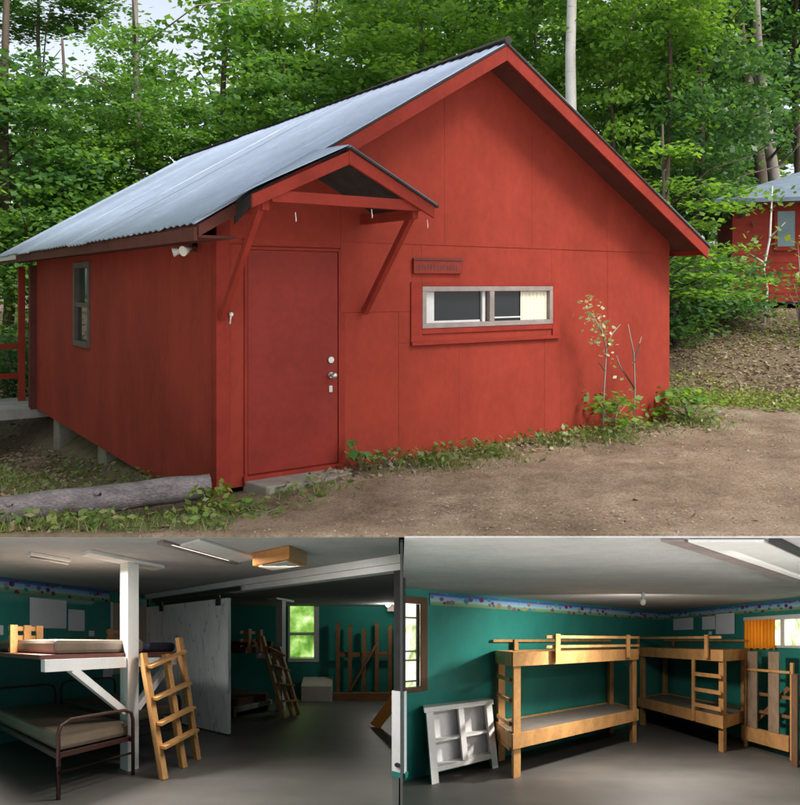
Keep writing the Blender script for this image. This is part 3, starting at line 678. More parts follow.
def wall_w(X, Y):
    t, s = ts(X, Y); p = patch(X, Y, 2.3, 1.0)
    w = np.where((t > 1.3) & (t < 6.6), np.exp(-((s+.38)/.34)**2)*np.clip(1.35*p-.15, .08, 1), 0)
    w = np.maximum(w, np.where((t > -1.2) & (t < 1.0) & (s < -.1), np.exp(-((s+.62)/.22)**2)*.75*p, 0))
    w = np.maximum(w, np.where((X < -1.2) & (Y < 6.25) & (Y > 5.58), np.clip(.95-(X+4.5)*.02, 0, 1)*(.35+.65*patch(X, Y, 3.1, 2.)), 0))
    w = np.maximum(w, np.where((X < -1.9) & (Y > 6.4), .32*patch(X, Y, 1.9, .4), 0))
    return np.where(inside(X, Y), 0, w)
X, Y, rg = scatter(90000, -6.5, 4.4, 5.56, 11, wall_w, 31)
o = link('grass', npmesh('grass', blades(X, Y, rg, .10, .011), 3, 'grass')); tag(o, 'short patchy green grass along the cabin wall and in front of the log', 'grass', kind='stuff')
X, Y, rg = scatter(30000, -6.5, 4.4, 5.56, 11, wall_w, 33)
P = np.stack([X, Y, ground(X, Y)+rg.uniform(.015, .13, len(X))], 1)
o = link('weeds', npmesh('weeds', leafcards(P, .07, .6, .6, rg), 4, 'grass')); tag(o, 'low leafy weeds mixed into the grass at the cabin foot', 'weeds', kind='stuff')
def cover_w(X, Y):
    d = Y+.30*(X-4); return np.where(X > 3.2, np.maximum(np.exp(-((d-11.75)/.62)**2)*np.clip(.4+.9*patch(X, Y, 1.6, .9), 0, 1), np.where(d > 12.3, .22*np.clip(patch(X, Y, 1.3, 2.2)-.35, 0, 1), 0)), 0)*~inside(X, Y)
X, Y, rg = scatter(52000, 3.2, 9.0, 9.5, 16.5, cover_w, 35)
P = np.stack([X, Y, ground(X, Y)+rg.uniform(.01, .12, len(X))], 1)
o = link('ground_cover', npmesh('ground_cover', leafcards(P, .06, .5, .65, rg), 4, 'cover')); tag(o, 'yellow green ground cover strip along the edge of the drive', 'ground cover', kind='stuff')
def lit_w(X, Y):
    w = np.clip(woods_w(X, Y)*.8, 0, 1); t, s = ts(X, Y)
    t_, s_ = ts(X, Y); w = np.where(t_ < .5, w*.45, w); w = np.maximum(w, .006); return np.where(inside(X, Y), 0, w*np.where(Y > 19, .4, 1))
X, Y, rg = scatter(90000, -7, 9.5, 5.6, 19, lit_w, 37)
P = np.stack([X, Y, ground(X, Y)+rg.uniform(.005, .035, len(X))], 1)
o = link('leaf_litter', npmesh('leaf_litter', leafcards(P, .07, .35, .6, rg), 4, 'litter')); tag(o, 'brown dead leaf litter covering the bank and the ground left of the cabin', 'leaf litter', kind='stuff')
def peb(n):
    rg = np.random.default_rng(5); X = rg.uniform(-2.5, 7, n); Y = rg.uniform(5.52, 11.5, n); t, s = ts(X, Y)
    k = (s < -.3) & (woods_w(X, Y) < .5); X, Y = X[k], Y[k]; mb = MB()
    for x, y in zip(X, Y):
        r = .004+.012*rg.random()**4; z = gz(x, y)
        vs = [(x+r*rg.uniform(.7, 1.2), y, z), (x, y+r*rg.uniform(.7, 1.2), z), (x-r, y, z), (x, y-r*rg.uniform(.7, 1.2), z), (x, y, z+r*rg.uniform(.5, .9))]
        mb.add(vs, [(0, 1, 4), (1, 2, 4), (2, 3, 4), (3, 0, 4)])
    return mb
X, Y, rg = scatter(15000, -3, 7.5, 5.6, 11.8, lambda X, Y: np.where(inside(X, Y), 0, .25+.75*np.clip(patch(X, Y, .9, .3), 0, 1)), 41)
P = np.stack([X, Y, ground(X, Y)+rg.uniform(.004, .012, len(X))], 1)
o = link('twig_litter', npmesh('twig_litter', leafcards(P, .026, .3, .35, rg), 4, 'litter')); tag(o, 'fine chips and twigs strewn over the dirt drive', 'litter', kind='stuff')
tag(peb(5200).build('gravel', 'pebble'), 'loose small stones on the bare dirt drive', 'gravel', kind='stuff')

# ------------------------------------------------------------------ the two bunk rooms under the yard (raked floors)
class Room:
    def __init__(s, E, vh, vp1, vp2, k1, k2, cu, cv):
        s.E, s.vh = E, vh; sl = -(vh-PY)/F; Y = E*F/(cv-vh); s.sl = sl
        s.O = np.array([(cu-PX)/F*Y, Y, EYE-(cv-PY)/F*Y])
        s.A = np.column_stack([k1*np.array([(vp1-PX)/F, 1, sl]), k2*np.array([(vp2-PX)/F, 1, sl]), [0, 0, 1.]]); s.Ai = np.linalg.inv(s.A)
    def __call__(s, x, y, z): return tuple(s.O+s.A@np.array([x, y, z]))
    def zf(s, Y): return EYE-s.E+s.sl*Y
    def xy(s, X, Y):
        q = s.Ai@(np.array([X, Y, s.zf(Y)])-s.O); return q[0], q[1]
RR = Room(1.85, 640, 980, 390, 1.85, 2.15, 665, 717); HR = 2.536
LL = Room(1.48, 643, 530, -160, 2.0, 2.0, 147, 716); HL = 2.45
def rthing(rm, name, label, cat, base, group=None): return thing(name, label, cat, rm(*base), 0, group)
def rslab(rm, poly, z0, z1, name, mat):      # polygon in world XY, heights above the raked floor
    mb = MB(); n = len(poly)
    vs = [(x, y, rm.zf(y)+z0) for x, y in poly]+[(x, y, rm.zf(y)+z1) for x, y in poly]
    mb.add(vs, [tuple(range(n)), tuple(range(2*n-1, n-1, -1))]+[(i, (i+1) % n, (i+1) % n+n, i+n) for i in range(n)])
    o = mb.build(name, mat); o['kind'] = 'structure'; return o
def rwall(rm, name, mat, *boxes):
    mb = MB(rm)
    for b in boxes: mb.box(*b)
    o = mb.build(name, mat); o['kind'] = 'structure'; return o
def border(rm, name, p, q, z0, z1, nrm, label, off=.012):
    mb = MB(rm); n = Vector((nrm[0], nrm[1], 0)); P, Q = Vector((p[0], p[1], 0)), Vector((q[0], q[1], 0))
    vs = []; 
    for d in (.002, off):
        vs += [P+n*d+Vector((0, 0, z0)), Q+n*d+Vector((0, 0, z0)), Q+n*d+Vector((0, 0, z1)), P+n*d+Vector((0, 0, z1))]
    mb.add(vs, [(0, 1, 2, 3), (4, 5, 6, 7), (0, 1, 5, 4), (1, 2, 6, 5), (2, 3, 7, 6), (3, 0, 4, 7)])
    L = (Q-P).length; uv = [(0, 0), (L, 0), (L, 1), (0, 1)]*2
    o = mb.build(name, 'border', None, uv=uv); return tag(o, label, 'wallpaper border')
# --- right room shell
xl = -4.84
A_ = RR(xl, 0, 0); rO = RR.O
def rwx(Y): return rO[0]+(390-PX)/F*(Y-rO[1])       # world X of the right wall at depth Y
rslab(RR, [(.03, 6.4), (rwx(6.4), 6.4), (rO[0]+.05, rO[1]+.05), (A_[0], A_[1]+.05)], -.1, 0, 'floor', 'floor')
rslab(RR, [(.03, 5.5), (rwx(5.5), 5.5), (rO[0], rO[1]), (A_[0], A_[1])], HR, HR+.012, 'ceiling', 'ceil')
WRX0, WRX1, WRZ0, WRZ1 = -4.84, -4.63, 1.26, 2.34
rwall(RR, 'wall_back', 'teal', (-4.58, 0, 0, .1, 0, HR), (xl, -4.58, 0, .1, 0, 1.17), (xl, -4.58, 0, .1, 2.42, HR))
rwall(RR, 'wall_right', 'teal', (0, .1, -2.10, 0.1, 0, HR), (0, .1, -6.3, -2.10, 0, 1.72), (0, .1, -6.3, -2.10, 2.22, HR), (0, .1, -6.3, -4.3, 1.72, 2.22))
border(RR, 'wallpaper_border', (-4.55, 0), (-.006, 0), 2.33, 2.50, (0, -1), 'blue wallpaper border with small coloured pictures along the back wall of the right room')
border(RR, 'wallpaper_border', (0, -.02), (0, -5), 2.34, 2.50, (-1, 0), 'blue wallpaper border above the curtained window of the right room')
# window of the right room, left end of its back wall
w = rthing(RR, 'window', 'bright tall window in brown trim at the left end of the right room', 'window', (-4.7, 0, 1.17))
MB(RR).box(-4.655, -4.58, -.04, .02, 1.17, 2.42).box(xl, -4.655, -.04, .02, 2.34, 2.42).box(xl, -4.655, -.06, .02, 1.17, 1.22).build('frame', 'brownframe', w)
m = MB(RR)
for z in (1.30, 1.58, 1.70, 2.15): m.box(xl, -4.66, .025, .05, z-.012, z+.012)
m.box(-4.70, -4.66, .024, .052, 1.225, 2.335); m.build('sash', 'alu', w)
MAT['pane_bright'] = litpane('daylit_pane', [(.34, (.22, .30, .08)), (.5, (.75, .85, .55)), (.62, (1, 1, .97))], 3.2, .9)
MAT['pane_green'] = litpane('daylit_green_pane', [(.3, (.03, .09, .012)), (.47, (.16, .34, .05)), (.62, (.42, .62, .2)), (.72, (.9, .95, .75))], 2.4, .8)
MB(RR).box(xl, -4.655, .06, .07, 1.22, 2.34).build('pane', 'pane_bright', w)
# right-hand window with curtain
w = rthing(RR, 'window', 'bright low window beside the orange curtain in the right room', 'window', (0, -3.2, 1.72))
MB(RR).box(-.03, .02, -4.3, -2.05, 2.20, 2.27).box(-.02, .03, -4.3, -2.58, 1.72, 1.76).box(.02, .06, -2.76, -2.70, 1.76, 2.20).build('frame', 'whiteframe', w)
MB(RR).box(.07, .08, -4.3, -2.10, 1.76, 2.20).build('pane', 'pane_bright', w)
m = MB(RR); vs = []; nn = 60
for i in range(nn+1):
    y = -2.08-.56*i/nn; o_ = -.055+.02*math.sin(i*.95); vs += [(o_, y, 1.70+.01*math.sin(i*.5)), (o_, y, 2.21)]
m.add(vs, [(2*i, 2*i+2, 2*i+3, 2*i+1) for i in range(nn)], True)
tag(m.build('curtain', 'orangecurtain', None, RR(-.05, -2.36, 1.7)), 'orange curtain hanging at the right room window', 'curtain')
# papers on the right wall
def paper(rm, label, pts, nrm_axis, off, cat='paper', name='paper'):
    mb = MB(rm)
    if nrm_axis == 0: mb.box(-off, -off-.006, pts[0], pts[1], pts[2], pts[3])
    else: mb.box(pts[0], pts[1], -off, -off-.006, pts[2], pts[3])
    b = ((-off, (pts[0]+pts[1])/2, pts[2]) if nrm_axis == 0 else ((pts[0]+pts[1])/2, -off, pts[2]))
    return tag(mb.build(name, 'paper', None, rm(*b)), label, cat)
paper(RR, 'wide white paper nearest the corner on the right wall', (-.28, -.86, 2.08, 2.34), 0, .004)
paper(RR, 'narrow white sheet left of the largest paper on the right wall', (-1.10, -1.42, 2.07, 2.36), 0, .004)
paper(RR, 'largest white paper nearest the orange curtain on the right wall', (-1.44, -1.86, 1.97, 2.37), 0, .014)
tag(MB(RR).box(-.004, -.01, -1.26, -1.34, 1.96, 2.03).build('paper', 'paper', None, RR(0, -1.3, 1.96)), 'tiny white note below the papers on the right wall', 'paper')
# ceiling bulb
b = rthing(RR, 'ceiling_lamp', 'small bare white bulb on the ceiling of the right room', 'lamp', (-2.25, -1.78, 2.536))
MB(RR).tube([(-2.25, -1.78, 2.53), (-2.25, -1.78, 2.45)], .03, 10).build('socket', 'white', b)
MB(RR).ball((-2.25, -1.78, 2.40), .045, 12, (1, 1, 1.3)).build('bulb', 'lampwhite', b)
# boxed ceiling track
t = rthing(RR, 'ceiling_box', 'long white boxed strip on the ceiling of the right room', 'ceiling strip', (-2.6, -3.7, 2.50))
def xfront(y, Y=5.53): return ((Y-RR.O[1])-RR.A[1][1]*y)/RR.A[1][0]      # where a strip meets the front edge of the ceiling
for nm, y0, y1, z0, z1, mt in (('casing', -3.95, -3.62, 2.51, 2.53, 'white'), ('rail', -3.60, -3.50, 2.515, 2.532, 'alu'), ('rail', -4.03, -3.97, 2.505, 2.533, 'black')):
    MB(RR).prism([(xfront(y0), y0), (-.6, y0), (-.6, y1), (xfront(y1), y1)], 2, z0, z1).build(nm, mt, t)

def build_bunk(rm, label, o, ax, L=2.0, Wd=.82, H=1.68, ladder=None, end_ladder=False, group='wooden bunk beds of the right room', guard_from=.0, extra_guard=True):
    """o: front-left foot in room coords; ax: unit vectors (along, back)"""
    A1, A2 = Vector((*ax[0], 0)), Vector((*ax[1], 0)); O_ = Vector((*o, 0))
    def tf(x, y, z): q = O_+A1*x+A2*y; return rm(q.x, q.y, z)
    t = thing('bunk_bed', label, 'bunk bed', tf(0, 0, 0), 0, group)
    P = .09
    for x, y in ((0, 0), (L-P, 0), (0, Wd-P), (L-P, Wd-P)):
        MB(tf).box(x, x+P, y, y+P, 0, H-.02 if y else 1.5).build('leg', 'pine', t)
    for nm, z0, z1 in (('upper_rail', 1.50, 1.69), ('lower_rail', .40, .60)):
        MB(tf).box(-.02, L+.02, -.04, -.002, z0, z1).build(nm, 'pine', t)
        MB(tf).box(-.02, L+.02, Wd+.002, Wd+.03, z0, z1).build(nm, 'pine', t)
        MB(tf).box(-.025, -.002, .0, Wd, z0, z1).build('end_board', 'pine', t)
        MB(tf).box(L+.002, L+.025, 0, Wd, z0, z1).build('end_board', 'pine', t)
    MB(tf).box(P*.2, L-.02, .0, Wd, .54, .575).build('lower_board', 'greyply', t)
    MB(tf).box(P*.2, L-.02, .0, Wd, 1.58, 1.60).build('upper_board', 'greyply', t)
    MB(tf).box(guard_from, L, -.075, -.042, 1.875, 1.918).build('guard_rail', 'pine', t)
    if extra_guard: MB(tf).box(guard_from, L, -.075, -.042, 1.735, 1.775).build('guard_rail', 'pine', t)
    MB(tf).box(-.05, L, Wd+.0, Wd+.03, 1.82, 1.86).build('guard_rail', 'pine', t)
    for x in ((guard_from+.12, L-.30) if guard_from < 1 else (1.0,)): MB(tf).box(x, x+.07, -.11, -.078, 1.55, 1.94).build('guard_post', 'pine', t)
    MB(tf).box(.25, .31, Wd-.03, Wd-.002, 1.69, 1.86).build('guard_post', 'pine', t)
    if ladder:
        MB(tf).box(ladder, ladder+.065, -.075, -.042, .42, 1.5).build('ladder_stile', 'pine', t)
        for z in (.68, .95, 1.22): MB(tf).box(ladder+.066, L-.001, -.07, -.044, z, z+.065).build('ladder_rung', 'pine', t)
    if end_ladder:
        for z in (.35, .68, 1.0, 1.28): MB(tf).box(-.03, -.001, P, Wd-P, z, z+.05).build('ladder_rung', 'pine', t)
    return t
build_bunk(RR, 'wooden bunk bed along the back wall beside the white shelf', (-3.72, -.86), ((1, 0), (0, 1)), 2.12, .8, end_ladder=True, guard_from=.42)
build_bunk(RR, 'wooden bunk bed in the corner with a front ladder', (-.84, -.06), ((0, -1), (1, 0)), 2.1, .78, ladder=1.5, guard_from=-.1, extra_guard=False)
# slatted gate-like bed end at the right
def build_rack():
    t = rthing(RR, 'bed_end', 'slatted wooden bed end standing under the right window', 'bed end', (-.3, -2.6, 0))
    X = -.34
    MB(RR).box(X, X+.05, -2.98, -2.20, .12, .36).build('bottom_board', 'pine', t)
    for y in (-2.24, -3.0): MB(RR).box(X+.002, X+.06, y-.045, y, 0, 1.5).build('leg', 'pine', t)
    MB(RR).box(X-.012, X-.001, -3.0, -2.2, 1.33, 1.37).build('top_rail', 'pine', t)
    for y in (-2.30, -2.66): MB(RR).box(X+.008, X+.045, y-.17, y, .365, 1.66).build('slat', 'slatwood', t)
    for z in (.62, .92): MB(RR).box(X+.055, X+.08, -3.0, -2.2, z, z+.05).build('cross_rail', 'pinedark', t)
    MB(RR).bar((X+.1, -2.4, .45), (X+.1, -2.95, 1.1), .03, .06).build('diagonal_brace', 'pinedark', t)
build_rack()
# dark post at the far right edge of the right room
tag(MB(RR).box(-.53, -.45, -3.18, -3.10, 0, 1.35).build('post', 'brownframe', None, RR(-.62, -3.2, 0)), 'dark brown post at the right edge of the right room', 'post')
# white shelf leaning on the back wall
t = rthing(RR, 'shelf_unit', 'white four compartment shelf unit leaning against the teal wall', 'shelf', (-4.15, -.3, 0))
def lean(x, y, z): return RR(x-.05*z/.95, y+.16*z/.95, z)
def sh(): return MB(lean)
x0, x1, ys = -4.56, -3.78, -.36
for a in (x0, x1-.075): sh().box(a, a+.075, ys, ys+.2, 0, .90).build('side_panel', 'white', t)
sh().box(x0-.02, x1+.02, ys-.012, ys+.21, .901, .965).build('top', 'white', t)
sh().box((x0+x1)/2-.03, (x0+x1)/2+.03, ys+.004, ys+.19, .20, .90).build('divider', 'white', t)
for z in (.135, .49): sh().box(x0+.076, x1-.076, ys+.01 if z < .3 else ys+.05, ys+.19, z, z+(.06 if z < .3 else .03)).build('shelf', 'white', t)
sh().box(x0+.076, x1-.076, ys+.191, ys+.199, .14, .90).build('back_panel', 'white', t)

# --- left room shell
lO = LL.O
def lwx(Y): return lO[0]+(530-PX)/F*(Y-lO[1])
rslab(LL, [(lwx(6.2), 6.2), (-.012, 6.2), (-.012, 21.6), (-6.4, 21.6), (lO[0], lO[1])], -.1, 0, 'floor', 'floor')
rslab(LL, [(lwx(7.54), 7.54), (-.012, 7.54), (-.012, 21.6), (-6.4, 21.6), (lO[0], lO[1])], HL, HL+.05, 'ceiling', 'ceil')
rwall(LL, 'wall_left', 'teal', (-5.5, 0, 0, .1, 0, HL))
border(LL, 'wallpaper_border', (-4.5, 0), (-.75, 0), 2.23, 2.43, (0, -1), 'blue wallpaper border along the teal wall of the left room')
# far wall of the back room (perpendicular to the view), with a window hole
def farwall():
    mb = MB(); y0, y1 = 21.5, 21.62; zf = LL.zf(y0)
    wx0, wx1 = (288-PX)/F*y0, (319-PX)/F*y0; wz0, wz1 = zf+1.0, zf+2.46*1.0-.02
    mb.box(-6.4, wx0, y0, y1, zf, zf+HL).box(wx1, -.012, y0, y1, zf, zf+HL).box(wx0, wx1, y0, y1, zf, wz0)
    o = mb.build('wall_back', 'teal'); o['kind'] = 'structure'; return wx0, wx1, wz0, wz1, y0, zf
wx0, wx1, wz0, wz1, fy0, fzf = farwall()
w = thing('window', 'green lit window with white trim in the back of the left room', 'window', (wx0, fy0, wz0))
def W0(x, y, z): return (x, y, z)
MB(W0).box(wx1-.13, wx1, fy0-.03, fy0+.05, wz0, wz1).box(wx0, wx1-.13, fy0-.03, fy0+.05, wz0, wz0+.09).box(wx0, wx0+.05, fy0-.02, fy0+.05, wz0+.09, wz1).box(wx0+.05, wx1-.13, fy0-.01, fy0+.05, (wz0+wz1)/2-.03, (wz0+wz1)/2+.03).build('frame', 'whiteframe', w)
MB(W0).box(wx0+.05, wx1-.13, fy0+.06, fy0+.07, wz0+.09, wz1).build('pane', 'pane_green', w)
mb = MB(); mb.add([(lO[0], lO[1]+.1, LL.zf(lO[1])), (-6.4, 21.6, LL.zf(21.6)), (-6.4, 21.6, LL.zf(21.6)+HL), (lO[0], lO[1]+.1, LL.zf(lO[1])+HL)], [(0, 1, 2, 3)])
o = mb.build('wall_side', 'teal'); o['kind'] = 'structure'
# party wall between the two rooms
mb = MB(); mb.prism([(5.6, 1.69-5.6*(540-285)/F), (21.6, 1.69-21.6*(560-285)/F), (21.6, LL.zf(21.6)-.6), (5.6, LL.zf(5.6)-.2)], 0, .004, .016)
o = mb.build('wall_party', 'teal'); o['kind'] = 'structure'
mb = MB().box(.001, .019, 5.575, 5.599, LL.zf(5.6)-.2, 1.69-5.6*(541-285)/F); o = mb.build('wall_end', 'black'); o['kind'] = 'structure'
# sliding partition, track and beam
t = rthing(LL, 'sliding_door', 'large scribbled white sliding panel hanging from the black track', 'sliding door', (0, -.85, 0))
MB(LL).box(-.03, .03, -1.76, -.02, .03, 2.20).build('panel', 'scribble', t)
for y in (-.42, -1.60): MB(LL).box(-.06, -.031, y-.035, y+.035, 2.09, 2.26).build('hanger', 'black', t)
t = rthing(LL, 'ceiling_beam', 'long white header beam over the opening of the left room', 'beam', (0, -2, 2.28))
MB(LL).box(-.07, .10, -4.05, -.02, 2.36, 2.449).build('upper_board', 'white', t)
MB(LL).box(-.04, .10, -4.05, -1.77, 2.285, 2.358).build('lower_board', 'white', t)
MB(LL).box(-.10, -.072, -2.0, -.25, 2.28, 2.34).build('track', 'black', t)
# door post at the right end of the opening
t = rthing(LL, 'door_post', 'narrow scuffed white post at the right end of the left room opening', 'post', (0, -3.72, 0))
MB(LL).box(-.05, .04, -3.80, -3.70, .06, .95).build('post', 'dirtywhite', t); MB(LL).box(-.04, .05, -3.79, -3.715, .951, 2.28).build('upper_post', 'black', t)
MB(LL).box(-.05, .05, -3.81, -3.70, 0, .058).build('foot', 'teal', t)
MB(LL).tube([(-.052, -3.75, .14), (-.07, -3.75, .14)], .025, 8).build('bolt', 'black', t)
# papers / board on left wall
paper(LL, 'largest white poster on the teal wall of the left room', (-1.95, -1.45, 1.72, 2.19), 1, .004)
paper(LL, 'smaller white paper right of the poster in the left room', (-1.42, -1.17, 1.69, 2.05), 1, .004)
paper(LL, 'tiny white note right of the two papers in the left room', (-1.10, -1.01, 1.60, 1.70), 1, .004)
paper(LL, 'white paper at the left edge of the photo beside the headboard', (-2.45, -2.27, 1.60, 1.74), 1, .004)
paper(LL, 'white notice on the teal wall below the loft bed', (-.86, -.70, .86, 1.10), 1, .004)
t = rthing(LL, 'wall_board', 'tall beige board with white edge strips behind the loft bed', 'board', (-.4, 0, .8))
MB(LL).box(-.70, -.03, -.022, -.002, .9, 2.23).build('board', 'beige', t)
for x in (-.73, -.24): MB(LL).box(x, x+.03, -.03, -.0225 if x > -.5 else -.003, .9, 2.24).build('strip', 'white', t)
# support post with T plank and braces
lft = rthing(LL, 'loft_bed', 'white framed loft bed with brown mattress on a white post', 'loft bed', (-1.66, -1.82, 0))
px, py = -1.665, -1.80
MB(LL).box(px-.065, px+.065, py-.065, py+.065, 0, 2.41).build('post', 'white', lft)
MB(LL).box(-2.16, -1.30, py-.11, py+.05, 2.412, 2.448).build('cap_plank', 'white', lft)
ZP = 1.22
MB(LL).box(-2.53, px-.066, py-.05, py+.03, ZP-.02, ZP+.10).build('beam', 'white', lft)
MB(LL).box(px+.066, -.98, py-.05, py+.03, ZP-.02, ZP+.08).build('beam', 'white', lft)
MB(LL).bar((-2.28, py-.01, ZP-.01), (px-.07, py-.01, .68), .07, .09, (0, 1, 0)).build('brace', 'white', lft)
MB(LL).bar((-1.15, py-.01, ZP-.01), (px+.07, py-.01, .70), .07, .08, (0, 1, 0)).build('brace', 'white', lft)
MB(LL).box(-2.56, -.96, py-.02, -.12, ZP+.101, ZP+.145).build('platform', 'darkred', lft)
MB(LL).box(-2.42, -1.48, py+.02, -.25, ZP+.146, ZP+.30).build('mattress', 'vinyl', lft, bevel=.04)
MB(LL).box(-1.38, -1.0, py+.05, -.35, ZP+.146, ZP+.27).build('cushion', 'navy', lft, bevel=.04)
def headboard(x0, x1, y, ax=0):
    h = MB(LL)
    for z in (1.52, 1.63): h.box(x0, x1, y, y+.03, z, z+.055)
    h.box(x0, x1, y, y+.03, 1.37, 1.43)
    for x in (x0, (x0+x1)/2-.03, x1-.07): h.box(x, x+.07, y-.03, y-.001, ZP+.146, 1.70)
    return h
headboard(-2.49, -2.16, -.9).build('guard_rail', 'pine', lft)
headboard(-1.22, -.72, -.7).build('guard_rail', 'pine', lft)
# loft ladder
def ladder(label, feet, tops, rungs, mat='pine', grp=None, w=.062):
    t = rthing(LL, 'ladder', label, 'ladder', feet[0], grp)
    for a, b in zip(feet, tops): MB(LL).bar(a, b, w, w, (1, 0, 0)).build('stile', mat, t)
    for k in rungs:
        p = Vector(feet[0]).lerp(Vector(tops[0]), k); q = Vector(feet[-1]).lerp(Vector(tops[-1]), k)
        e = Vector((0, -.055, .01)); MB(LL).bar(p+e, q+e, .075, .032).build('rung', mat, t)
    return t
ladder('pine ladder with three stiles leaning on the front loft bed', [(-1.60, -2.24, 0), (-1.27, -2.16, 0), (-1.00, -2.10, 0)], [(-1.60, -1.93, 1.36), (-1.27, -1.90, 1.34), (-1.04, -1.86, 1.55)], [.24, .42, .62, .88])
# metal beds
def metal_bed(label, x0, x1, y0, y1, mat_m='vinyl', name='metal_bed', hz=.42):
    t = rthing(LL, name, label, 'bed', ((x0+x1)/2, y0, 0), 'metal framed beds of the left room')
    for y, top in ((y0, .74), (y1, .86)):
        fr = MB(LL); rr = .018
        fr.tube([(x0, y, 0), (x0, y, top-.12), (x0+.02, y, top-.04), (x0+.10, y, top), (x1-.10, y, top), (x1-.02, y, top-.04), (x1, y, top-.12), (x1, y, 0)], rr, 8)
        fr.tube([(x0, y, .25), (x1, y, .25)], .014, 8)
        fr.build('foot_frame' if y == y0 else 'head_frame', 'bedmetal', t)
    MB(LL).bar((x0+.01, y0, hz-.02), (x0+.01, y1, hz-.02), .03, .05).build('side_rail', 'bedmetal', t)
    MB(LL).bar((x1-.01, y0, hz-.02), (x1-.01, y1, hz-.02), .03, .05).build('side_rail', 'bedmetal', t)
    MB(LL).box(x0, x1, y0+.02, y0+.05, hz-.04, hz+.005).build('end_rail', 'bedmetal', t)
    MB(LL).box(x0+.02, x1-.02, y0+.06, y1-.04, hz+.006, hz+.17).build('mattress', mat_m, t, bevel=.045)
metal_bed('brown mattress on a dark metal bed frame in front of the loft post', -2.47, -1.74, -1.96, -.30)
metal_bed('second metal bed half hidden behind the loft post and ladder', -1.58, -.72, -1.55, -.12)
# ceiling strip and orange box light
t = rthing(LL, 'ceiling_box', 'long white boxed strip on the ceiling of the left room', 'ceiling strip', (-1.4, -2.7, 2.4))
MB(LL).box(-1.72, -.90, -2.80, -2.58, 2.43, 2.447).build('casing', 'white', t)
MB(LL).box(-1.9, -.86, -2.57, -2.50, 2.42, 2.446).build('rail', 'alu', t)
t = rthing(LL, 'ceiling_lamp', 'square orange wooden box light on the ceiling of the left room', 'lamp', (-.9, -3.0, 2.33))
MB(LL).box(-1.06, -.74, -3.20, -2.84, 2.31, 2.448).build('box', 'orange', t, bevel=.006)
MB(LL).box(-1.02, -.78, -3.16, -2.88, 2.302, 2.3095).build('diffuser', 'lampwhite', t)
t = rthing(LL, 'ceiling_lamp', 'slim white tube lamp on the ceiling left of the white post', 'lamp', (-2.32, -1.44, 2.45))
MB(LL).box(-2.5, -2.12, -1.48, -1.40, 2.41, 2.447).build('housing', 'white', t, bevel=.005)
MB(LL).tube([(-2.49, -1.44, 2.395), (-2.13, -1.44, 2.395)], .014, 8).build('tube', 'lampwhite', t)
# ---- back room furniture
bl = rthing(LL, 'loft_bed', 'dark loft bed with orange wood rails in the back room', 'loft bed', (1.6, -1.2, 0))
def fpt(u, v):      # floor point of the left room seen at photo pixel
    Y = LL.E*F/(v-LL.vh); return LL.xy((u-PX)/F*Y, Y)
MB(LL).box(1.0, 2.1, -1.25, .4, 1.28, 1.40).build('platform', 'darkred', bl)
MB(LL).box(1.02, 2.08, -1.2, .38, 1.401, 1.52).build('mattress', 'darkred', bl)
m = MB(LL)
for z in (1.50, 1.66): m.box(.9, 1.55, -1.29, -1.255, z, z+.06)
for x in (1.08, 1.42): m.box(x, x+.08, -1.33, -1.295, 1.3, 1.76)
m.build('guard_rail', 'orange', bl)
MB(LL).box(2.0, 2.13, -1.42, -1.29, 0, 2.40).build('post', 'white', bl)
MB(LL).box(1.75, 2.4, -1.45, -1.26, 2.402, 2.445).build('cap_plank', 'white', bl)
MB(LL).box(1.35, 1.999, -1.36, -1.30, 1.17, 1.27).build('beam', 'white', bl)
ladder('weathered ladder leaning on the loft bed of the back room', [(1.51, -1.73, 0), (1.76, -1.75, 0), (1.97, -1.76, 0)], [(1.40, -1.38, 1.62), (1.66, -1.42, 1.35), (1.86, -1.44, 1.40)], [.2, .42, .64, .86], 'pine', w=.06)
t = rthing(LL, 'low_bed', 'low dark bed on the floor under the back room loft', 'bed', (1.5, -.8, 0))
MB(LL).box(.95, 2.0, -1.15, .35, .22, .36).build('mattress', 'darkred', t)
MB(LL).box(.9, 2.02, -1.2, -1.152, .12, .22).build('rail', 'greywood', t)
MB(LL).box(.9, .98, -1.15, .3, 0, .219).box(1.95, 2.02, -1.15, .3, 0, .219).build('leg', 'bedmetal', t)
bx = thing('carton', 'pale carton standing on the floor under the green window', 'carton', ((318-PX)/F*21.2, 21.2, LL.zf(21.2)))
MB().box(-.40, .38, -.3, .2, 0.0, .50).build('box', 'carton', bx, bevel=.01)
MB().box(-.40, -.012, -.3, .2, .502, .512).box(.008, .38, -.3, .2, .502, .512).build('flap', 'carton', bx)
def frame_rack():
    y = 21.2; zf = LL.zf(y); sx = lambda u: (u-PX)/F*y
    t = thing('upended_bed', 'dark brown bed frame stood on end against the far teal wall', 'bed frame', (sx(364), y, zf))
    x = [sx(u)-sx(364) for u in (338, 350, 364, 377, 390)]
    for k, a in enumerate(x): MB().box(a-.05, a+.05, -.04+.01*(k % 2), .04, 0, 2.0-.08*(k % 3)).build('upright', 'pinedark', t)
    MB().box(x[0]-.1, x[-1]+.1, -.12, -.05, .02, .24).build('bottom_rail', 'pinedark', t)
    MB().box(x[0]-.05, x[-1]+.05, .045, .09, 1.1, 1.2).build('cross_rail', 'pinedark', t)
    MB().bar((x[1], -.075, .3), (x[3], -.075, 1.5), .05, .08, (0, 1, 0)).build('diagonal_brace', 'pinedark', t)
frame_rack()
a = fpt(375, 727); 
t = rthing(LL, 'plank', 'orange brown plank leaning on the white door post', 'plank', (a[0], a[1], 0))
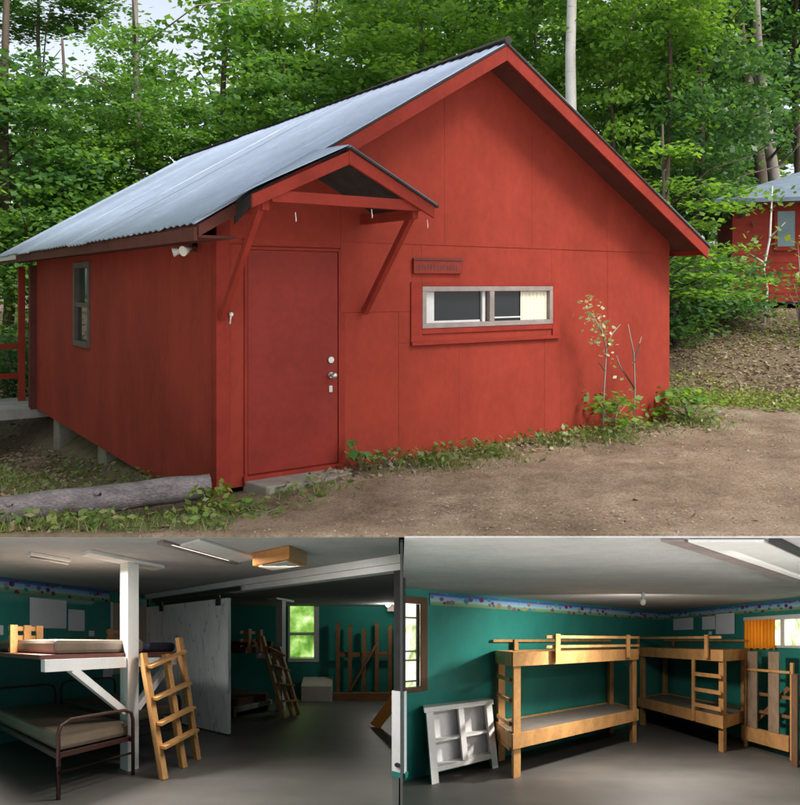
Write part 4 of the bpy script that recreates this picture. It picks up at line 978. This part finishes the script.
MB(LL).bar((a[0], a[1], 0.02), (a[0]-.35, -3.55, .98), .14, .04, (1, 0, 0)).build('board', 'orange', t)
# lit wall lamp at the back right
t = thing('wall_lamp', 'lit bulb of a small lamp high on the far right of the back room', 'lamp', ((388-PX)/F*20.5, 20.5, EYE-(604-PY)/F*20.5))
MAT['bulb_lit'] = litpane('lit_bulb', [(.4, (1, .85, .65)), (.6, (1, .93, .8))], 3, 4.0)
MB().ball((0, 0, 0), .07, 12).build('bulb', 'bulb_lit', t)
MB().tube([(.07, .1, -.02), (.16, .3, -.1)], .03, 8).box(-.02, .26, .3, .36, -.30, -.06).box(.1, .2, .361, .99, -.2, -.14).build('bracket', 'alu', t)

yd = MB().box(-70, 70, -70, 6.15, -2.7, -2.55).build('bounce_slab', M('pale_bounce', (.70, .68, .65), .9, .15, 3)); yd['kind'] = 'structure'  # unseen pale slab added to bounce daylight up into the rooms
def lamp(name, p, e, col=(1, .93, .82), r=.12):
    l = bpy.data.lights.new(name, 'POINT'); l.energy = e; l.color = col; l.shadow_soft_size = r
    o = bpy.data.objects.new(name, l); COL.objects.link(o); o.location = p
def striplight(name, p, q, w, e, col=(1, .96, .9)):
    p, q = Vector(p), Vector(q); d = q-p
    l = bpy.data.lights.new(name, 'AREA'); l.shape = 'RECTANGLE'; l.size = d.length; l.size_y = w; l.energy = e; l.color = col
    o = bpy.data.objects.new(name, l); COL.objects.link(o); o.location = (p+q)/2; o.rotation_euler = (0, -math.atan2(d.z, math.hypot(d.x, d.y)), math.atan2(d.y, d.x)); o.rotation_mode = 'XYZ'
    o.rotation_euler = Matrix(((d.normalized()), (Vector((0, 0, 1)).cross(d).normalized()), d.normalized().cross(Vector((0, 0, 1)).cross(d).normalized()))).transposed().to_euler()
striplight('strip_fill', RR(-3.0, -3.78, 2.49), RR(-1.2, -3.78, 2.49), .5, 170)  # fill light added below the boxed strip to brighten the right room
striplight('strip_fill', LL(-1.7, -2.69, 2.41), LL(-.95, -2.69, 2.41), .4, 22)  # weaker fill added under the left room's strip
def disklight(name, p, r, e, col=(1, .94, .86)):
    l = bpy.data.lights.new(name, 'AREA'); l.shape = 'DISK'; l.size = r; l.energy = e; l.color = col
    o = bpy.data.objects.new(name, l); COL.objects.link(o); o.location = p
disklight('bulb_fill', RR(-2.25, -1.78, 2.33), .4, 105)  # downward fill added at the bulb to lift walls and floor
disklight('box_fill', LL(-.93, -3.02, 2.29), .5, 30)  # fill added beneath the orange box fixture
striplight('tube_fill', LL(-2.47, -1.44, 2.37), LL(-2.17, -1.44, 2.37), .5, 95)  # fill added at the tube fixture for the teal wall and sliding panel
lamp('wall_lamp_light', ((388-PX)/F*20.2, 20.2, EYE-(606-PY)/F*20.2), 24)
# ------------------------------------------------------------------ light, sky, camera
EL, AZ = 50, math.atan2(.80, -.60)        # azimuth measured from +Y (north) clockwise
sv = Vector((math.sin(AZ)*math.cos(R(EL)), math.cos(AZ)*math.cos(R(EL)), math.sin(R(EL))))
sun = bpy.data.lights.new('sun', 'SUN'); sun.energy = 1.9; sun.angle = R(18); sun.color = (1, .95, .87)
so = bpy.data.objects.new('sun', sun); COL.objects.link(so); so.rotation_euler = sv.to_track_quat('Z', 'Y').to_euler(); so.location = (10, -10, 20)
wd = bpy.data.worlds.new('World'); SC.world = wd; wd.use_nodes = True; nt = wd.node_tree
sk = nt.nodes.new('ShaderNodeTexSky'); sk.sky_type = 'NISHITA'; sk.sun_disc = False
sk.sun_elevation = R(EL); sk.sun_rotation = AZ; sk.dust_density = 3.0; sk.ozone_density = 1.0
bg = nt.nodes['Background']; bg.inputs[1].default_value = .132
hs = nt.nodes.new('ShaderNodeHueSaturation'); hs.inputs['Saturation'].default_value = .4; nt.links.new(sk.outputs[0], hs.inputs['Color']); nt.links.new(hs.outputs[0], bg.inputs[0])
cd = bpy.data.cameras.new('camera'); cd.sensor_fit = 'HORIZONTAL'; cd.sensor_width = 36; cd.lens = 36*F/800
cd.shift_x = 0; cd.shift_y = -(402.5-PY)/800; cd.clip_end = 600; cd.clip_start = .05
co = bpy.data.objects.new('camera', cd); COL.objects.link(co); co.location = (0, 0, EYE); co.rotation_euler = (R(90), 0, 0); SC.camera = co
vs_ = SC.view_settings; SC.display_settings.display_device = 'sRGB'
vs_.view_transform = 'Standard'; vs_.look = 'None'; vs_.gamma = 1; vs_.exposure = 1.0; vs_.use_curve_mapping = False
SC.cycles.use_denoising = True
SC.cycles.max_bounces = 8; SC.cycles.diffuse_bounces = 7; SC.cycles.transparent_max_bounces = 8
